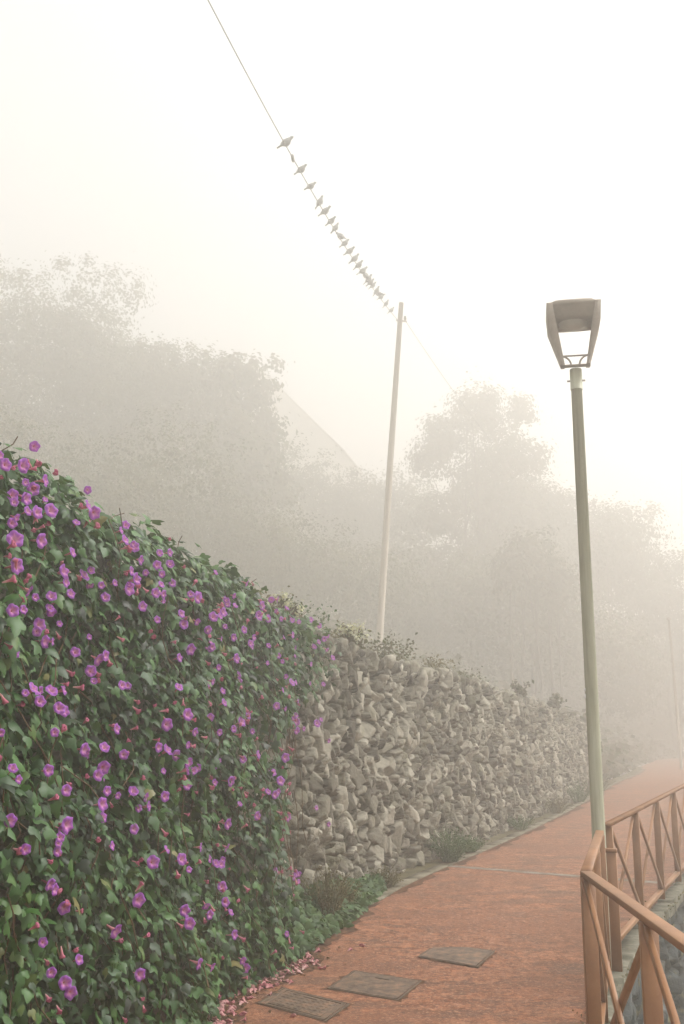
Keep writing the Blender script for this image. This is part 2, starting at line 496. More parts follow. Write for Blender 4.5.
# ------------------------------------------------------------------ rubble stone relief
def stone_relief(U, Vv, seeds_n, u_rng, v_rng, amin, amax, seed, density_u=None):
    """relief height, per-stone value for a grid of points (metres); irregular, elongated stones"""
    r = np.random.default_rng(seed)
    su = r.uniform(*u_rng, seeds_n); sv = r.uniform(*v_rng, seeds_n)
    size = r.uniform(amin, amax, seeds_n) * (1 + (r.random(seeds_n) > .94) * 1.1)
    asp = r.uniform(1.1, 2.8, seeds_n)
    th = r.normal(R(62), R(38), seeds_n)
    off = r.uniform(-.5, .9, seeds_n); rn = r.random(seeds_n)
    gx1, gx2 = r.normal(0, .36, seeds_n), r.normal(0, .36, seeds_n)
    gy1, gy2 = r.normal(.05, .34, seeds_n), r.normal(.05, .34, seeds_n)
    cell = amax * 1.6
    from collections import defaultdict
    bins = defaultdict(list)
    for i in range(seeds_n): bins[(int(su[i] // cell), int(sv[i] // cell))].append(i)
    u, v = U.ravel(), Vv.ravel()
    # warp
    uw = u + (noise2(u * 9, v * 9, seed + 1, 3) - .5) * .035; vw = v + (noise2(u * 9 + 40, v * 9, seed + 2, 3) - .5) * .035
    d1 = np.full(u.shape, 9.); d2 = d1.copy(); i1 = np.zeros(u.shape, int)
    bu, bv = (uw // cell).astype(int), (vw // cell).astype(int)
    key = bu * 1000 + bv
    order = np.argsort(key, kind='stable'); ks_ = key[order]
    cuts = np.concatenate([[0], np.nonzero(np.diff(ks_))[0] + 1, [len(ks_)]])
    c_, s_ = np.cos(th), np.sin(th)
    for a, b in zip(cuts[:-1], cuts[1:]):
        idx = order[a:b]; cu, cv = bu[idx[0]], bv[idx[0]]
        cand = [i for du in (-2, -1, 0, 1, 2) for dv_ in (-2, -1, 0, 1, 2) for i in bins.get((cu + du, cv + dv_), ())]
        if not cand: continue
        cand = np.array(cand)
        du = uw[idx][:, None] - su[cand]; dv_ = vw[idx][:, None] - sv[cand]
        a1 = (du * c_[cand] + dv_ * s_[cand]) / (size[cand] * asp[cand] ** .5)
        a2 = (-du * s_[cand] + dv_ * c_[cand]) / (size[cand] / asp[cand] ** .5)
        D = (np.abs(a1) ** 2.6 + np.abs(a2) ** 2.6) ** (1 / 2.6)
        o = np.argsort(D, axis=1)[:, :2]
        d1[idx] = np.take_along_axis(D, o[:, :1], 1)[:, 0]
        d2[idx] = np.take_along_axis(D, o[:, 1:2], 1)[:, 0] if len(cand) > 1 else 9
        i1[idx] = cand[o[:, 0]]
    e = np.clip((d2 - d1) / .19, 0, 1)
    prof = 1 - (1 - e) ** 2.2
    pu, pv = u - su[i1], v - sv[i1]
    facet = np.minimum(gx1[i1] * pu + gy1[i1] * pv + .012, gx2[i1] * pu + gy2[i1] * pv + .012)
    h = prof * (.15 + off[i1] * .030 + np.clip(facet * 1.9, -.075, .045)) - .13
    h += (noise2(u * 34, v * 34, seed + 3, 3) - .5) * .010 * prof
    h = np.where(d1 > 2.6, -.05, h)
    return h.reshape(U.shape), rn[i1].reshape(U.shape)

def rubble_wall():
    Yv = [5.0]
    while Yv[-1] < 30.2:
        Yv.append(Yv[-1] + np.interp(Yv[-1], [5, 8, 10, 18, 30], [.05, .014, .012, .02, .035]))
    Yv = np.array(Yv)
    n_ = wall_n(Yv)
    arc = np.concatenate([[0], np.cumsum(np.hypot(np.diff(Yv), np.diff(wallX(Yv))))])
    nf = 230
    T = np.linspace(0, 1, nf)
    tt = ztop(Yv); gg = g(Yv) - .12
    nt_ = 26
    # face rows then the top and back
    vcoord = np.concatenate([T, 1 + np.linspace(0, .55, nt_)[1:] / 2.7, ])
    U = np.repeat(arc[:, None], len(vcoord), 1)
    Hh = (tt - gg)
    VV = vcoord[None, :] * Hh[:, None]
    h, rn = stone_relief(U, VV, 6000, (-.3, arc[-1] + .3), (-.2, 3.9), .060, .130, 21)
    X0 = wallX(Yv)
    batter = .10
    top_w = (noise2(arc * 2.1, arc * 0, 9) - .5) * .22
    P = np.zeros((len(Yv), len(vcoord), 3))
    for j, vc in enumerate(vcoord):
        if vc <= 1:
            z = gg + (tt + top_w - gg) * vc
            back = batter * vc * Hh
            rr = np.clip((vc - .95) / .05, 0, 1)
            nn = n_ * (1 - .5 * rr) + np.array([0, 0, .5]) * rr
            base = np.column_stack([X0, Yv, z]) - n_ * back[:, None]
        else:
            q = (vc - 1) * 2.7
            z = tt + top_w - max(0, q - .38) * 3.5
            base = np.column_stack([X0, Yv, z]) - n_ * (batter * Hh + min(q, .45))[:, None]
            nn = np.tile([0, 0, 1.], (len(Yv), 1)) + n_ * .2
        nn = unit(nn)
        extra = 1.3 if vc > .93 else 1
        P[:, j] = base + nn * (h[:, j] * extra)[:, None]
    k = len(vcoord)
    ii, jj = np.meshgrid(np.arange(len(Yv) - 1), np.arange(k - 1), indexing='ij')
    a = (ii * k + jj).ravel()
    F = np.column_stack([a, a + k, a + k + 1, a + 1])
    m_ = MB(); m_.add(P.reshape(-1, 3), F, rn.ravel())
    # loose cap stones poking up along the top edge
    for i in range(130):
        y = rng.uniform(9.4, 29.5)
        nn = wall_n(np.array(y)); b = np.array([wallX(y), y, 0]) - nn * (.10 * 2.7 + rng.uniform(-.02, .3)); b[2] = ztop(y) + rng.uniform(-.03, .05)
        rock(m_, b, rng.uniform(.06, .13), rng)
    # closed end faces
    return m_.build('stone_wall', M['stone'])

ICO = None
def rock(m_, c, s, r):
    global ICO
    if ICO is None:
        import bmesh
        b = bmesh.new(); bmesh.ops.create_icosphere(b, subdivisions=2, radius=1)
        ICO = (np.array([v.co[:] for v in b.verts]), np.array([[v.index for v in f.verts] for f in b.faces])); b.free()
    v, f = ICO
    v = v.copy()
    for _ in range(7):
        n = unit(r.normal(0, 1, 3)); d = r.uniform(.45, .8)
        k = v @ n; v -= np.outer(np.clip(k - d, 0, None), n)
    A = np.linalg.qr(r.normal(0, 1, (3, 3)))[0]
    v = (v * r.uniform(.6, 1.5, 3)) @ A * s
    m_.add(v + c, f, r.random())

w = rubble_wall()
tag(w, 'long dry stone wall of pale angular rubble climbing beside the red path', 'stone wall')

# ------------------------------------------------------------------ retaining wall on the valley side
def retaining_wall():
    root = empty('retaining_wall', (float(edgeX(6)), 6, -3.6))
    inv = np.array(root.location)
    yv = np.arange(-2, 34, .045)
    rx = np.interp(yv, RC[:, 1], RC[:, 0]) + .16
    P0 = np.column_stack([rx, yv]); t = unit(np.gradient(P0, axis=0)); n = np.column_stack([t[:, 1], -t[:, 0], 0 * yv])
    arc = np.concatenate([[0], np.cumsum(np.hypot(np.diff(P0[:, 0]), np.diff(P0[:, 1])))])
    zz = np.linspace(-3.9, -.05, 100)
    U, V_ = np.meshgrid(arc, zz - zz[0], indexing='ij')
    h, rn = stone_relief(U, V_, 3200, (-.3, arc[-1] + .3), (-.2, 4), .10, .2, 33)
    P = np.zeros((len(yv), len(zz), 3))
    for j, z in enumerate(zz):
        P[:, j] = np.column_stack([P0, np.where(True, z + g(yv) * 1.0, 0)]) + n * (h[:, j] * 1.2 + (zz[-1] - z) * .06 - .08)[:, None]
    k = len(zz)
    ii, jj = np.meshgrid(np.arange(len(yv) - 1), np.arange(k - 1), indexing='ij')
    a = (ii * k + jj).ravel()
    mb = MB(); mb.add(P.reshape(-1, 3) - inv, np.column_stack([a, a + k, a + k + 1, a + 1]), rn.ravel())
    mb.build('wall_face', M['retain'], root)
    # coping slabs
    mb = MB()
    y = -2.0
    while y < 33:
        L = rng.uniform(.5, .95); y0, y1 = y + .005, y + L - .005; y += L
        ya = np.array([y0, y1]); xa = edgeX(ya)
        zt = .045 + rng.normal(0, .005)
        q = np.array([[xa[0], y0, g(y0)], [xa[0] + .16, y0, g(y0)], [xa[1] + .16, y1, g(y1)], [xa[1], y1, g(y1)]], float)
        q[:, :2] += rng.normal(0, .006, (4, 2))
        lo = q.copy(); lo[:, 2] -= .07; up = q.copy(); up[:, 2] += zt - .012
        c = up.mean(0); ins = up.copy(); ins[:, :2] = c[:2] + (up[:, :2] - c[:2]) * .965; ins[:, 2] += .012
        mb.add(np.vstack([lo, up, ins]) - inv, np.array([[0, 1, 5, 4], [1, 2, 6, 5], [2, 3, 7, 6], [3, 0, 4, 7], [4, 5, 9, 8], [5, 6, 10, 9], [6, 7, 11, 10], [7, 4, 8, 11], [8, 9, 10, 11]]), rng.random())
    mb.build('coping', M['coping'], root)
    tag(root, 'dark damp stone retaining wall with grey coping under the brown railing', 'retaining wall')
retaining_wall()

# ------------------------------------------------------------------ manhole covers
def parallelogram(c, a, b, s=1.0):
    c, a, b = (np.array(q, float) for q in (c, a, b))
    return np.array([c - a / 2 * s - b / 2 * s, c + a / 2 * s - b / 2 * s, c + a / 2 * s + b / 2 * s, c - a / 2 * s + b / 2 * s])
def manhole(name, c, a, b, label, style):
    root = empty(name, (*c, 0))
    z0 = float(g(c[1]))
    def ring(mb, s0, s1, za, zb):
        o, i = parallelogram((0, 0), a, b, s0), parallelogram((0, 0), a, b, s1)
        V = np.vstack([np.column_stack([o, np.full(4, z0 + za)]), np.column_stack([i, np.full(4, z0 + zb)])])
        mb.add(V, np.array([[j, (j + 1) % 4, 4 + (j + 1) % 4, 4 + j] for j in range(4)]))
    dr = MB()
    n_ = 40; pts = []
    P4 = parallelogram((0, 0), a, b, 1.06)
    for i in range(n_):
        e_ = i / n_ * 4; j = int(e_); p_ = P4[j] + (P4[(j + 1) % 4] - P4[j]) * (e_ - j)
        pts.append(p_ * (1 + abs(rng.normal(0, .07))))
    pts = np.array(pts)
    dr.add(np.vstack([np.column_stack([pts, np.full(n_, z0 + .0012)]), np.column_stack([pts * .8, np.full(n_, z0 + .002)])]), np.array([[i, (i + 1) % n_, n_ + (i + 1) % n_, n_ + i] for i in range(n_)]))
    dr.build('dirt_rim', M['dirt'], root)
    fr = MB()
    ring(fr, 1.06, 1.05, -.01, .005); ring(fr, 1.05, 1.0, .005, .005); ring(fr, 1.0, .99, .005, .001)
    fr.build('cover_frame', M['cover_frame'], root)
    ld = MB()
    ring(ld, .975, .97, -.004, .006)
    if style == 'inset':
        ring(ld, .97, .86, .006, .006); ring(ld, .86, .85, .006, .001); ring(ld, .85, .80, .001, .001); ring(ld, .80, .79, .001, .006)
        top = .79
    else:
        top = .97
    q = parallelogram((0, 0), a, b, top)
    ld.add(np.column_stack([q, np.full(4, z0 + .006)]), np.array([[0, 1, 2, 3]]))
    A_, B_ = np.array(a, float), np.array(b, float)
    if style == 'inset':                        # raised checker bars
        for i in range(9):
            for j in range(6):
                cc = A_ * (-.34 + .68 * i / 8) + B_ * (-.33 + .66 * j / 5)
                qq = cc + parallelogram((0, 0), A_ * .05, B_ * .05)
                ld.add(np.vstack([np.column_stack([qq, np.full(4, z0 + .0062)]), np.column_stack([cc + (qq - cc) * .8, np.full(4, z0 + .0085)])]),
                       np.array([[4, 5, 6, 7]] + [[k_, (k_ + 1) % 4, 4 + (k_ + 1) % 4, 4 + k_] for k_ in range(4)]))
    ld.build('lid', M['cover'], root)
    hd = MB()                                    # key slot
    cc = B_ * .30
    qq = cc + parallelogram((0, 0), A_ * .22, B_ * .05)
    hd.add(np.vstack([np.column_stack([qq, np.full(4, z0 + .0066)]), np.column_stack([cc + (qq - cc) * .9, np.full(4, z0 + .0095)])]),
           np.array([[4, 5, 6, 7]] + [[k_, (k_ + 1) % 4, 4 + (k_ + 1) % 4, 4 + k_] for k_ in range(4)]))
    if style != 'plain': hd.build('key_slot', M['cover_frame'], root)
    tag(root, label, 'manhole cover', 'manhole covers in the path')
manhole('manhole_cover', (-.255, 7.45), (.44, -.44), (.145, .42), 'panelled cover with grooved border, beside the fallen pink flowers', 'inset')
manhole('manhole_cover', (.235, 8.0), (.46, -.33), (.19, .56), 'smooth cover with a short key slot, between the other two covers', 'slot')
manhole('manhole_cover', (.93, 9.06), (.41, -.37), (.21, .59), 'plain cover farthest up the path and nearest the railing', 'plain')

# ------------------------------------------------------------------ railings
def railing(name, pts, posts_per, h, label, ground=None, extra=None, rise=.045, end_right=True):
    """pts: plan polyline of section corners; posts_per: bays in each section"""
    root = empty(name, (pts[0][0], pts[0][1], float(g(pts[0][1]))))
    o = np.array(root.location)
    for si in range(len(pts) - 1):
        A = np.array([*pts[si], float(g(pts[si][1]))]); B = np.array([*pts[si + 1], float(g(pts[si + 1][1]))])
        nb = posts_per[si]
        d = (B - A); L = np.linalg.norm(d); d /= L
        hd = unit(np.array([d[0], d[1], 0])); sdv = np.array([hd[1], -hd[0], 0])
        pw = .068
        pos = [A + (B - A) * (k / nb) for k in range(nb + 1)]
        pos[0] = pos[0] + d * .035; pos[-1] = pos[-1] - d * .035
        for q in pos:
            mb = MB(); beam(mb, q + np.array([0, 0, .0]) - o, q + np.array([0, 0, h - .032]) - o, pw, .035, up=hd)
            # foot plate
            mb.build('post', M['rail'], root)
        mb = MB(); beam(mb, A + np.array([0, 0, h - .015]) - o - d * .01, B + np.array([0, 0, h - .015]) - o + d * .01, .058, .028)
        mb.build('top_rail', M['rail'], root)
        for k in range(nb):
            a, b = pos[k] + d * .019, pos[k + 1] - d * .019
            mb = MB(); beam(mb, a + np.array([0, 0, .14]) - o, b + np.array([0, 0, .14]) - o, .05, .035)
            mb.build('bottom_rail', M['rail'], root)
            zt, zb = h - .05, .17
            mb = MB(); beam(mb, a + np.array([0, 0, zt]) - o + sdv * .016, b + np.array([0, 0, zb]) - o + sdv * .014, .022, .036)
            mb.build('cross_brace', M['rail'], root)
            mb = MB(); beam(mb, a + np.array([0, 0, zb]) - o - sdv * .016, b + np.array([0, 0, zt]) - o - sdv * .014, .022, .036)
            mb.build('cross_brace', M['rail'], root)
    if extra: extra(root, o)
    return tag(root, label, 'railing')
def cap_post(root, o):
    q = np.array([2.03, 8.28, 0]) - o
    mb = MB(); beam(mb, q, q + np.array([0, 0, .87]), .075, .03, up=(.35, .93, 0)); beam(mb, q + np.array([0, 0, .872]), q + np.array([0, 0, .90]), .084, .05, up=(.35, .93, 0))
    mb.build('stub_post', M['rail'], root)
railing('railing', [(1.03, 1.57), (1.245, 5.62), (1.90, 8.06)], [3, 2], 1.05,
        'near brown railing with crossed braces, turning a corner at the bottom right', extra=cap_post)
k0 = .447
far_pts = [(2.13, 8.77), (2.13 + k0 * 1.27 * 16, 8.77 + 1.27 * 16)]
railing('railing', far_pts, [16], 1.05, 'farther brown railing beyond the lamp post, running up along the path')

# ------------------------------------------------------------------ street lamp
def street_lamp(loc, rz, label, full=True):
    root = empty('street_lamp', loc, rz)
    mb = MB()
    zs = [0, .02, .35, .36, 4.70]
    tube(mb, [(0, 0, z) for z in zs], [.062, .062, .060, .053, .045], 24)
    tube(mb, [(0, 0, 4.58), (0, 0, 4.76)], [.05, .05], 24)
    p = mb.build('pole', M['lamp'], root, True)
    mb = MB(); beam(mb, (-.075, 0, 4.66), (.075, 0, 4.66), .012, .014)
    mb.build('collar_bolt', M['lamp_head'], root)
    mb = MB(); tube(mb, [(0, 0, 0), (0, 0, .018)], [.11, .11], 20); mb.build('base_plate', M['lamp'], root)
    if full:
        mb = MB(); beam(mb, (-.053, -.012, 2.02), (-.053, -.012, 2.055), .012, .03, up=(0, 1, 0), ch=.002)
        beam(mb, (-.053, -.012, 2.075), (-.053, -.012, 2.10), .012, .026, up=(0, 1, 0), ch=.002)
        mb.build('sticker', M['white_sticker'], root)
    # lantern: two tapering side plates under a shallow hood
    ln = empty('lantern', (0, 0, 0)); ln.parent = root
    zb, zm, zt = 4.79, 5.145, 5.30
    for s in (-1, 1):
        v = []
        for z, x, hw, ti in ((zb, .120, .055, .014), (zm - .01, .215, .17, .030), (zt - .005, .224, .20, .022)):
            for dx in (0, -1):
                for dy in (-1, 1):
                    v.append((s * (x + dx * ti * 2.2), dy * hw, z))
        F = []
        for r_ in range(2):
            b0, b1 = r_ * 4, r_ * 4 + 4
            for a_, b_ in ((0, 1), (1, 3), (3, 2), (2, 0)): F.append([b0 + a_, b0 + b_, b1 + b_, b1 + a_])
        F += [[0, 1, 3, 2], [8, 9, 11, 10]]
        mb = MB(); mb.add(v, np.array(F)); mb.build('side_plate', M['lamp_head'], ln)
    mb = MB()                                    # hood, closed below, gently domed above
    prof = [(.10, zm + .03), (.206, zm + .03), (.212, zt - .03), (.224, zt - .028), (.224, zt), (.20, zt + .02), (.10, zt + .038), (.0, zt + .042)]
    V, F = [], []
    n_ = 24
    def sq(a_, r_):
        c_, s_ = math.cos(a_), math.sin(a_)
        e_ = 5.0
        k_ = (abs(c_) ** e_ + abs(s_) ** e_) ** (-1 / e_)
        return (c_ * k_ * r_, s_ * k_ * r_ * .93)
    for r_, z in prof:
        for i in range(n_):
            x, y = sq(2 * math.pi * (i + .5) / n_, r_); V.append((x, y, z))
    for j in range(len(prof) - 1):
        for i in range(n_): F.append([j * n_ + i, j * n_ + (i + 1) % n_, (j + 1) * n_ + (i + 1) % n_, (j + 1) * n_ + i])
    mb.add(V, [np.array(F), np.array([list(range(n_))[::-1]])])
    mb.build('hood', M['lamp_head'], ln)
    mb = MB(); V, F = [], []                     # lamp bowl under the hood
    for j, (r_, dz) in enumerate([(.125, 0), (.118, -.02), (.09, -.038), (.05, -.048), (.002, -.05)]):
        for i in range(20): V.append((math.cos(i * math.pi / 10) * r_, math.sin(i * math.pi / 10) * r_ * .9, zm + .028 + dz))
        if j: F += [[(j - 1) * 20 + i, (j - 1) * 20 + (i + 1) % 20, j * 20 + (i + 1) % 20, j * 20 + i] for i in range(20)]
    mb.add(V, np.array(F)); mb.build('lamp_bowl', M['lamp_glass'], ln, True)
    mb = MB(); beam(mb, (-.135, 0, zb + .095), (.135, 0, zb + .095), .022, .008, ch=.001)
    beam(mb, (-.125, 0, zb + .004), (.125, 0, zb + .004), .05, .012, ch=.001)
    mb.build('cross_bar', M['lamp_head'], ln)
    for s in (-1, 1):                            # quarter-circle scroll brackets
        pts = [(s * (.035 + .085 * (1 - math.cos(a_))), 0, zb + .01 + .085 * math.sin(a_)) for a_ in np.linspace(0, math.pi / 2, 9)]
        mb = MB(); tube(mb, pts, .008, 8); mb.build('scroll_bracket', M['lamp_head'], ln, True)
    tag(root, label, 'street lamp')
    return root
lamp = street_lamp((1.975, 8.42, 0), R(-10), 'pale green street lamp with open square lantern behind the railing corner')

# ------------------------------------------------------------------ utility pole, wire, birds
WA, WB, WC = np.polyfit([13.04, 17.5, 32], [11.98, 12.4, 15.0], 2)
def wire(Y): return np.array([1.83 - .197 * (32 - Y), Y, WA * Y * Y + WB * Y + WC])
up_ = empty('utility_pole', (.95, 32, hz(.95, 32) - .3))
o_ = np.array(up_.location)
mb = MB(); tube(mb, [np.array([.95, 32, o_[2]]) - o_, np.array([1.50, 32, 10]) - o_, np.array([1.93, 32, 15.62]) - o_], [.115, .10, .075], 12)
mb.build('pole', M['wood_pole'], up_, True)
mb = MB(); beam(mb, np.array([1.76, 31.95, 15.0]) - o_, np.array([2.1, 32.05, 15.0]) - o_, .04, .05)
mb.build('cross_arm', M['wood_pole'], up_)
for dx in (1.86, 2.05):
    mb = MB(); q = np.array([dx, 32.0, 15.03]) - o_
    tube(mb, [q, q + [0, 0, .04], q + [0, 0, .07], q + [0, 0, .12]], [.03, .05, .03, .04], 10); mb.build('insulator', M['concrete'], up_, True)
tag(up_, 'tall leaning wooden utility pole fading into the fog above the wall', 'utility pole')

mb = MB(); tube(mb, [wire(y) for y in np.linspace(-16, 32, 90)], .010, 6)
q = wire(18.0); tube(mb, [q + [-.01, -.1, 0], q + [0, .1, 0]], .03, 6)
tag(mb.build('power_line', M['cable'], smooth=True), 'overhead wire carrying the row of birds to the foggy pole', 'wire')
mb = MB()
pe = np.array([13.5, 62., 15.2]); ps = np.array([2.0, 32, 15.1])
tube(mb, [ps + (pe - ps) * t - np.array([0, 0, 4 * .9 * t * (1 - t)]) for t in np.linspace(0, 1, 30)], .009, 6)
tag(mb.build('power_line', M['cable'], smooth=True), 'faint wire falling away to the right of the utility pole', 'wire')

def bird_mesh():
    mb = MB()
    # axis +x: tail (-) to beak (+)
    prof = [(-.20, .030, .006, -.035), (-.13, .030, .010, -.02), (-.09, .036, .026, -.008), (-.05, .062, .062, 0), (.015, .070, .076, .002), (.065, .056, .062, .016),
            (.095, .032, .036, .040), (.118, .032, .034, .058), (.140, .028, .028, .062), (.156, .012, .012, .060), (.172, .003, .003, .054)]
    V, F = [], []
    n_ = 12
    for x, ry, rz_, zc in prof:
        for i in range(n_):
            a_ = 2 * math.pi * i / n_; V.append((x, ry * math.cos(a_), zc + rz_ * math.sin(a_)))
    for j in range(len(prof) - 1):
        for i in range(n_): F.append([j * n_ + i, j * n_ + (i + 1) % n_, (j + 1) * n_ + (i + 1) % n_, (j + 1) * n_ + i])
    mb.add(V, [np.array(F), np.array([list(range(n_))[::-1]]), np.array([[(len(prof) - 1) * n_ + i for i in range(n_)]])])
    for s in (-1, 1):                            # folded wings and legs grow out of the same mesh
        mb.add([(.05, s * .056, .03), (-.02, s * .072, .01), (-.14, s * .034, -.012), (-.03, s * .064, .05), (.05, s * .05, .05)], [np.array([[0, 1, 3, 4]]), np.array([[1, 2, 3]])])
        tube(mb, [(.0, s * .02, -.05), (.005, s * .02, -.085)], .006, 5)
    return mb.mesh('bird', M['bird'], True)
BM = bird_mesh()
BY = [17.49, 18.67, 19.49, 20.34, 20.88, 21.5, 21.95, 22.55, 23.06, 23.68, 24.32, 24.9, 25.46, 25.91, 26.33, 26.68, 27.04, 27.7, 28.07, 28.49, 29.43, 30.47]
ORD = ['first', 'second', 'third', 'fourth', 'fifth', 'sixth', 'seventh', 'eighth', 'ninth', 'tenth', 'eleventh', 'twelfth', 'thirteenth', 'fourteenth', 'fifteenth', 'sixteenth',
       'seventeenth', 'eighteenth', 'nineteenth', 'twentieth', 'twenty-first', 'last']
for i, y in enumerate(BY):
    b = bpy.data.objects.new('bird', BM); COL.objects.link(b)
    b.location = Vector(wire(y)) + Vector((0, 0, .075))
    b.rotation_euler = (R(rng.normal(0, 4)), R(-24 + rng.normal(0, 7)), R(-14 + rng.normal(0, 9)) + (math.pi if i in (7, 13, 18) else 0))
    s_ = rng.uniform(.76, .95); b.scale = (s_ * rng.uniform(.95, 1.08), s_, s_)
    lab = {0: 'uppermost bird on the wire, apart from and larger than the rest', 1: 'bird just below the uppermost one on the wire, gap on both sides',
           21: 'last small bird on the wire, closest to the utility pole'}.get(i, 'small foggy bird perched on the wire, %s counting down from the top of the row' % ORD[i])
    tag(b, lab, 'bird', 'birds perched in a row on the wire')

# ------------------------------------------------------------------ flowering vine
LEAF_O = np.array([(0, 0, 0), (.20, -.14, -.02), (.50, .14, -.10), (.46, .40, -.12), (.24, .46, -.05), (.17, .74, -.08), (0, 1.0, -.16), (0, .45, .05),
                   (-.20, -.14, -.02), (-.50, .14, -.10), (-.46, .40, -.12), (-.24, .46, -.05), (-.17, .74, -.08)])
LEAF_H = LEAF_O.copy(); LEAF_H[[3, 4, 5], 0] = (.44, .34, .20); LEAF_H[[10, 11, 12], 0] = (-.44, -.34, -.20)
LF4 = np.array([[0, 1, 2, 7], [2, 3, 4, 7], [4, 5, 6, 7], [0, 7, 9, 8], [7, 11, 10, 9], [7, 6, 12, 11]])
def frames(nrm, tip):
    nrm = unit(nrm); t = tip - (tip * nrm).sum(-1, keepdims=True) * nrm; t = unit(t)
    return np.cross(t, nrm), t, nrm
def leaves(mb, pos, nrm, tip, size, rnd, shape=LEAF_O):
    a, t, n = frames(nrm, tip)
    V = pos[:, None] + size[:, None, None] * (shape[None, :, :1] * a[:, None] + (shape[None, :, 1:2]) * t[:, None] + shape[None, :, 2:] * n[:, None])
    k = len(shape)
    F = (np.arange(len(pos)) * k)[:, None, None] + LF4[None]
    mb.add(V.reshape(-1, 3), F.reshape(-1, 4), np.repeat(rnd, k))

def hedge_off(Y, z):
    """thickness of the vine in front of the wall"""
    b = .26 + .34 * noise2(Y * 1.3, z * 1.6, 41, 3) + .16 * (noise2(Y * 4, z * 4, 42, 2) - .5)
    b = b + .12 * np.clip(1 - z / .8, 0, 1)
    b = b * np.clip((10.3 - Y) / 1.6 + .15, .22, 1)
    return b
def hedge_edge(z):
    """how far up the path the vine reaches at height z"""
    return 9.35 + np.interp(z, [0, .5, 1.2, 1.7, 2.1, 2.5, 3], [-.35, .15, -.05, .25, 1.3, 2.1, 1.9]) + (noise2(z * 3, z * 0 + 2, 44) - .5) * 1.1

vine = empty('flowering_vine', (-1.2, 7.0, 0))
VO = np.array(vine.location)
def hedge_top(Y): return 3.10 + (noise2(Y * 1.6, Y * 0, 51) - .5) * .22 - np.clip(Y - 5, 0, 6) * .035
def wall_pt(Y, z, off):
    n = wall_n(Y); b = .10 * np.minimum(z, 2.8)
    P = np.stack([wallX(Y), Y, z], -1) + n * (off - b + b * .5)[..., None]
    return P, n
mb = MB()
NL = 29000
Y = rng.uniform(2.6, 12.0, NL); z = rng.uniform(.0, 3.15, NL)
keep = (Y < hedge_edge(z)) & (z < hedge_top(Y))
# thin out towards the ragged far end
keep &= rng.random(NL) < np.clip((hedge_edge(z) - Y) / np.where(z > 1.6, 1.7, .8), .12, 1)
# density is higher where the camera can see it
keep &= rng.random(NL) < np.interp(Y, [2.6, 4.4, 5, 12], [.35, .6, 1, 1])
Y, z = Y[keep], z[keep]
off = hedge_off(Y, z) - rng.exponential(.085, len(Y)) + rng.normal(0, .015, len(Y))
P, n = wall_pt(Y, z, np.maximum(off, .02))
topz = np.clip((z - 2.65) / .5, 0, 1)
P = P - n * (topz ** 2 * .22)[:, None]
nrm = n * .8 + np.array([0, 0, 1.]) * (.45 + .6 * topz)[:, None] + rng.normal(0, .42, P.shape)
tip = np.array([0, 0, -1.]) + rng.normal(0, .5, P.shape) + n * .25
clump = noise2(Y * 2.3 + 9, z * 2.3, 61, 2)
rn = np.clip(.40 + (clump - .5) * .5 + rng.normal(0, .22, len(Y)) + .12 * topz, 0, .90)
rn = np.where(rng.random(len(Y)) < .022, rng.uniform(.9, 1, len(Y)), rn)
size = np.clip(rng.normal(.067, .019, len(Y)), .03, .115)
hsel = rng.random(len(Y)) < .35
leaves(mb, (P - VO)[hsel], nrm[hsel], tip[hsel], size[hsel] * .9, rn[hsel], LEAF_H)
leaves(mb, (P - VO)[~hsel], nrm[~hsel], tip[~hsel], size[~hsel], rn[~hsel])
# leaves over the crest and the back of the wall
NT_ = 3600
Y = rng.uniform(2.6, 10.9, NT_); q = rng.uniform(0, .9, NT_)
keep = rng.random(NT_) < np.clip((11 - Y) / 1.4, .2, 1); Y, q = Y[keep], q[keep]
zz = hedge_top(Y) - .02 + rng.normal(0, .05, len(Y)) - q * .12 - np.where(Y > 9.3, .12, 0)
n = wall_n(Y)
P = np.stack([wallX(Y), Y, zz], -1) + n * (.12 - q)[:, None]
nrm = np.array([0, 0, 1.]) + rng.normal(0, .5, P.shape) + n * .3
leaves(mb, P - VO, nrm, n * .8 + rng.normal(0, .7, P.shape), np.clip(rng.normal(.07, .018, len(Y)), .03, .11), np.clip(rng.normal(.55, .2, len(Y)), 0, .95))
mb.build('leaves', M['vine'], vine)
# twining stems
mb = MB()
for i in range(150):
    y = rng.uniform(3.2, 10.4); zt = rng.uniform(.8, 2.95); pts = []
    L = rng.uniform(.5, 1.4); dy = rng.normal(0, .35); of = rng.uniform(-.13, .01)
    for t in np.linspace(0, 1, 9):
        yy_ = y + dy * t + .05 * math.sin(9 * t + i); z_ = max(.02, zt - L * t)
        p_, n_ = wall_pt(np.array(yy_), np.array(z_), np.array(max(.05, float(hedge_off(np.array(yy_), np.array(z_))) + of + .03 * math.sin(7 * t))))
        pts.append(p_ - VO)
    tube(mb, pts, .0035, 5)
# shoots sticking up from the crest
for i in range(60):
    y = rng.uniform(3.8, 10.4); n_ = wall_n(np.array(y)); b_ = np.array([wallX(y), y, float(hedge_top(np.array(y))) - .05]) - n_ * rng.uniform(-.2, .4)
    tip_ = b_ + np.array([rng.normal(0, .07), rng.normal(0, .07), rng.uniform(.03, .10)])
    tube(mb, [b_ - VO, (b_ + tip_) / 2 + rng.normal(0, .01, 3) - VO, tip_ - VO], .003, 5)
mb.build('stems', M['stem'], vine)

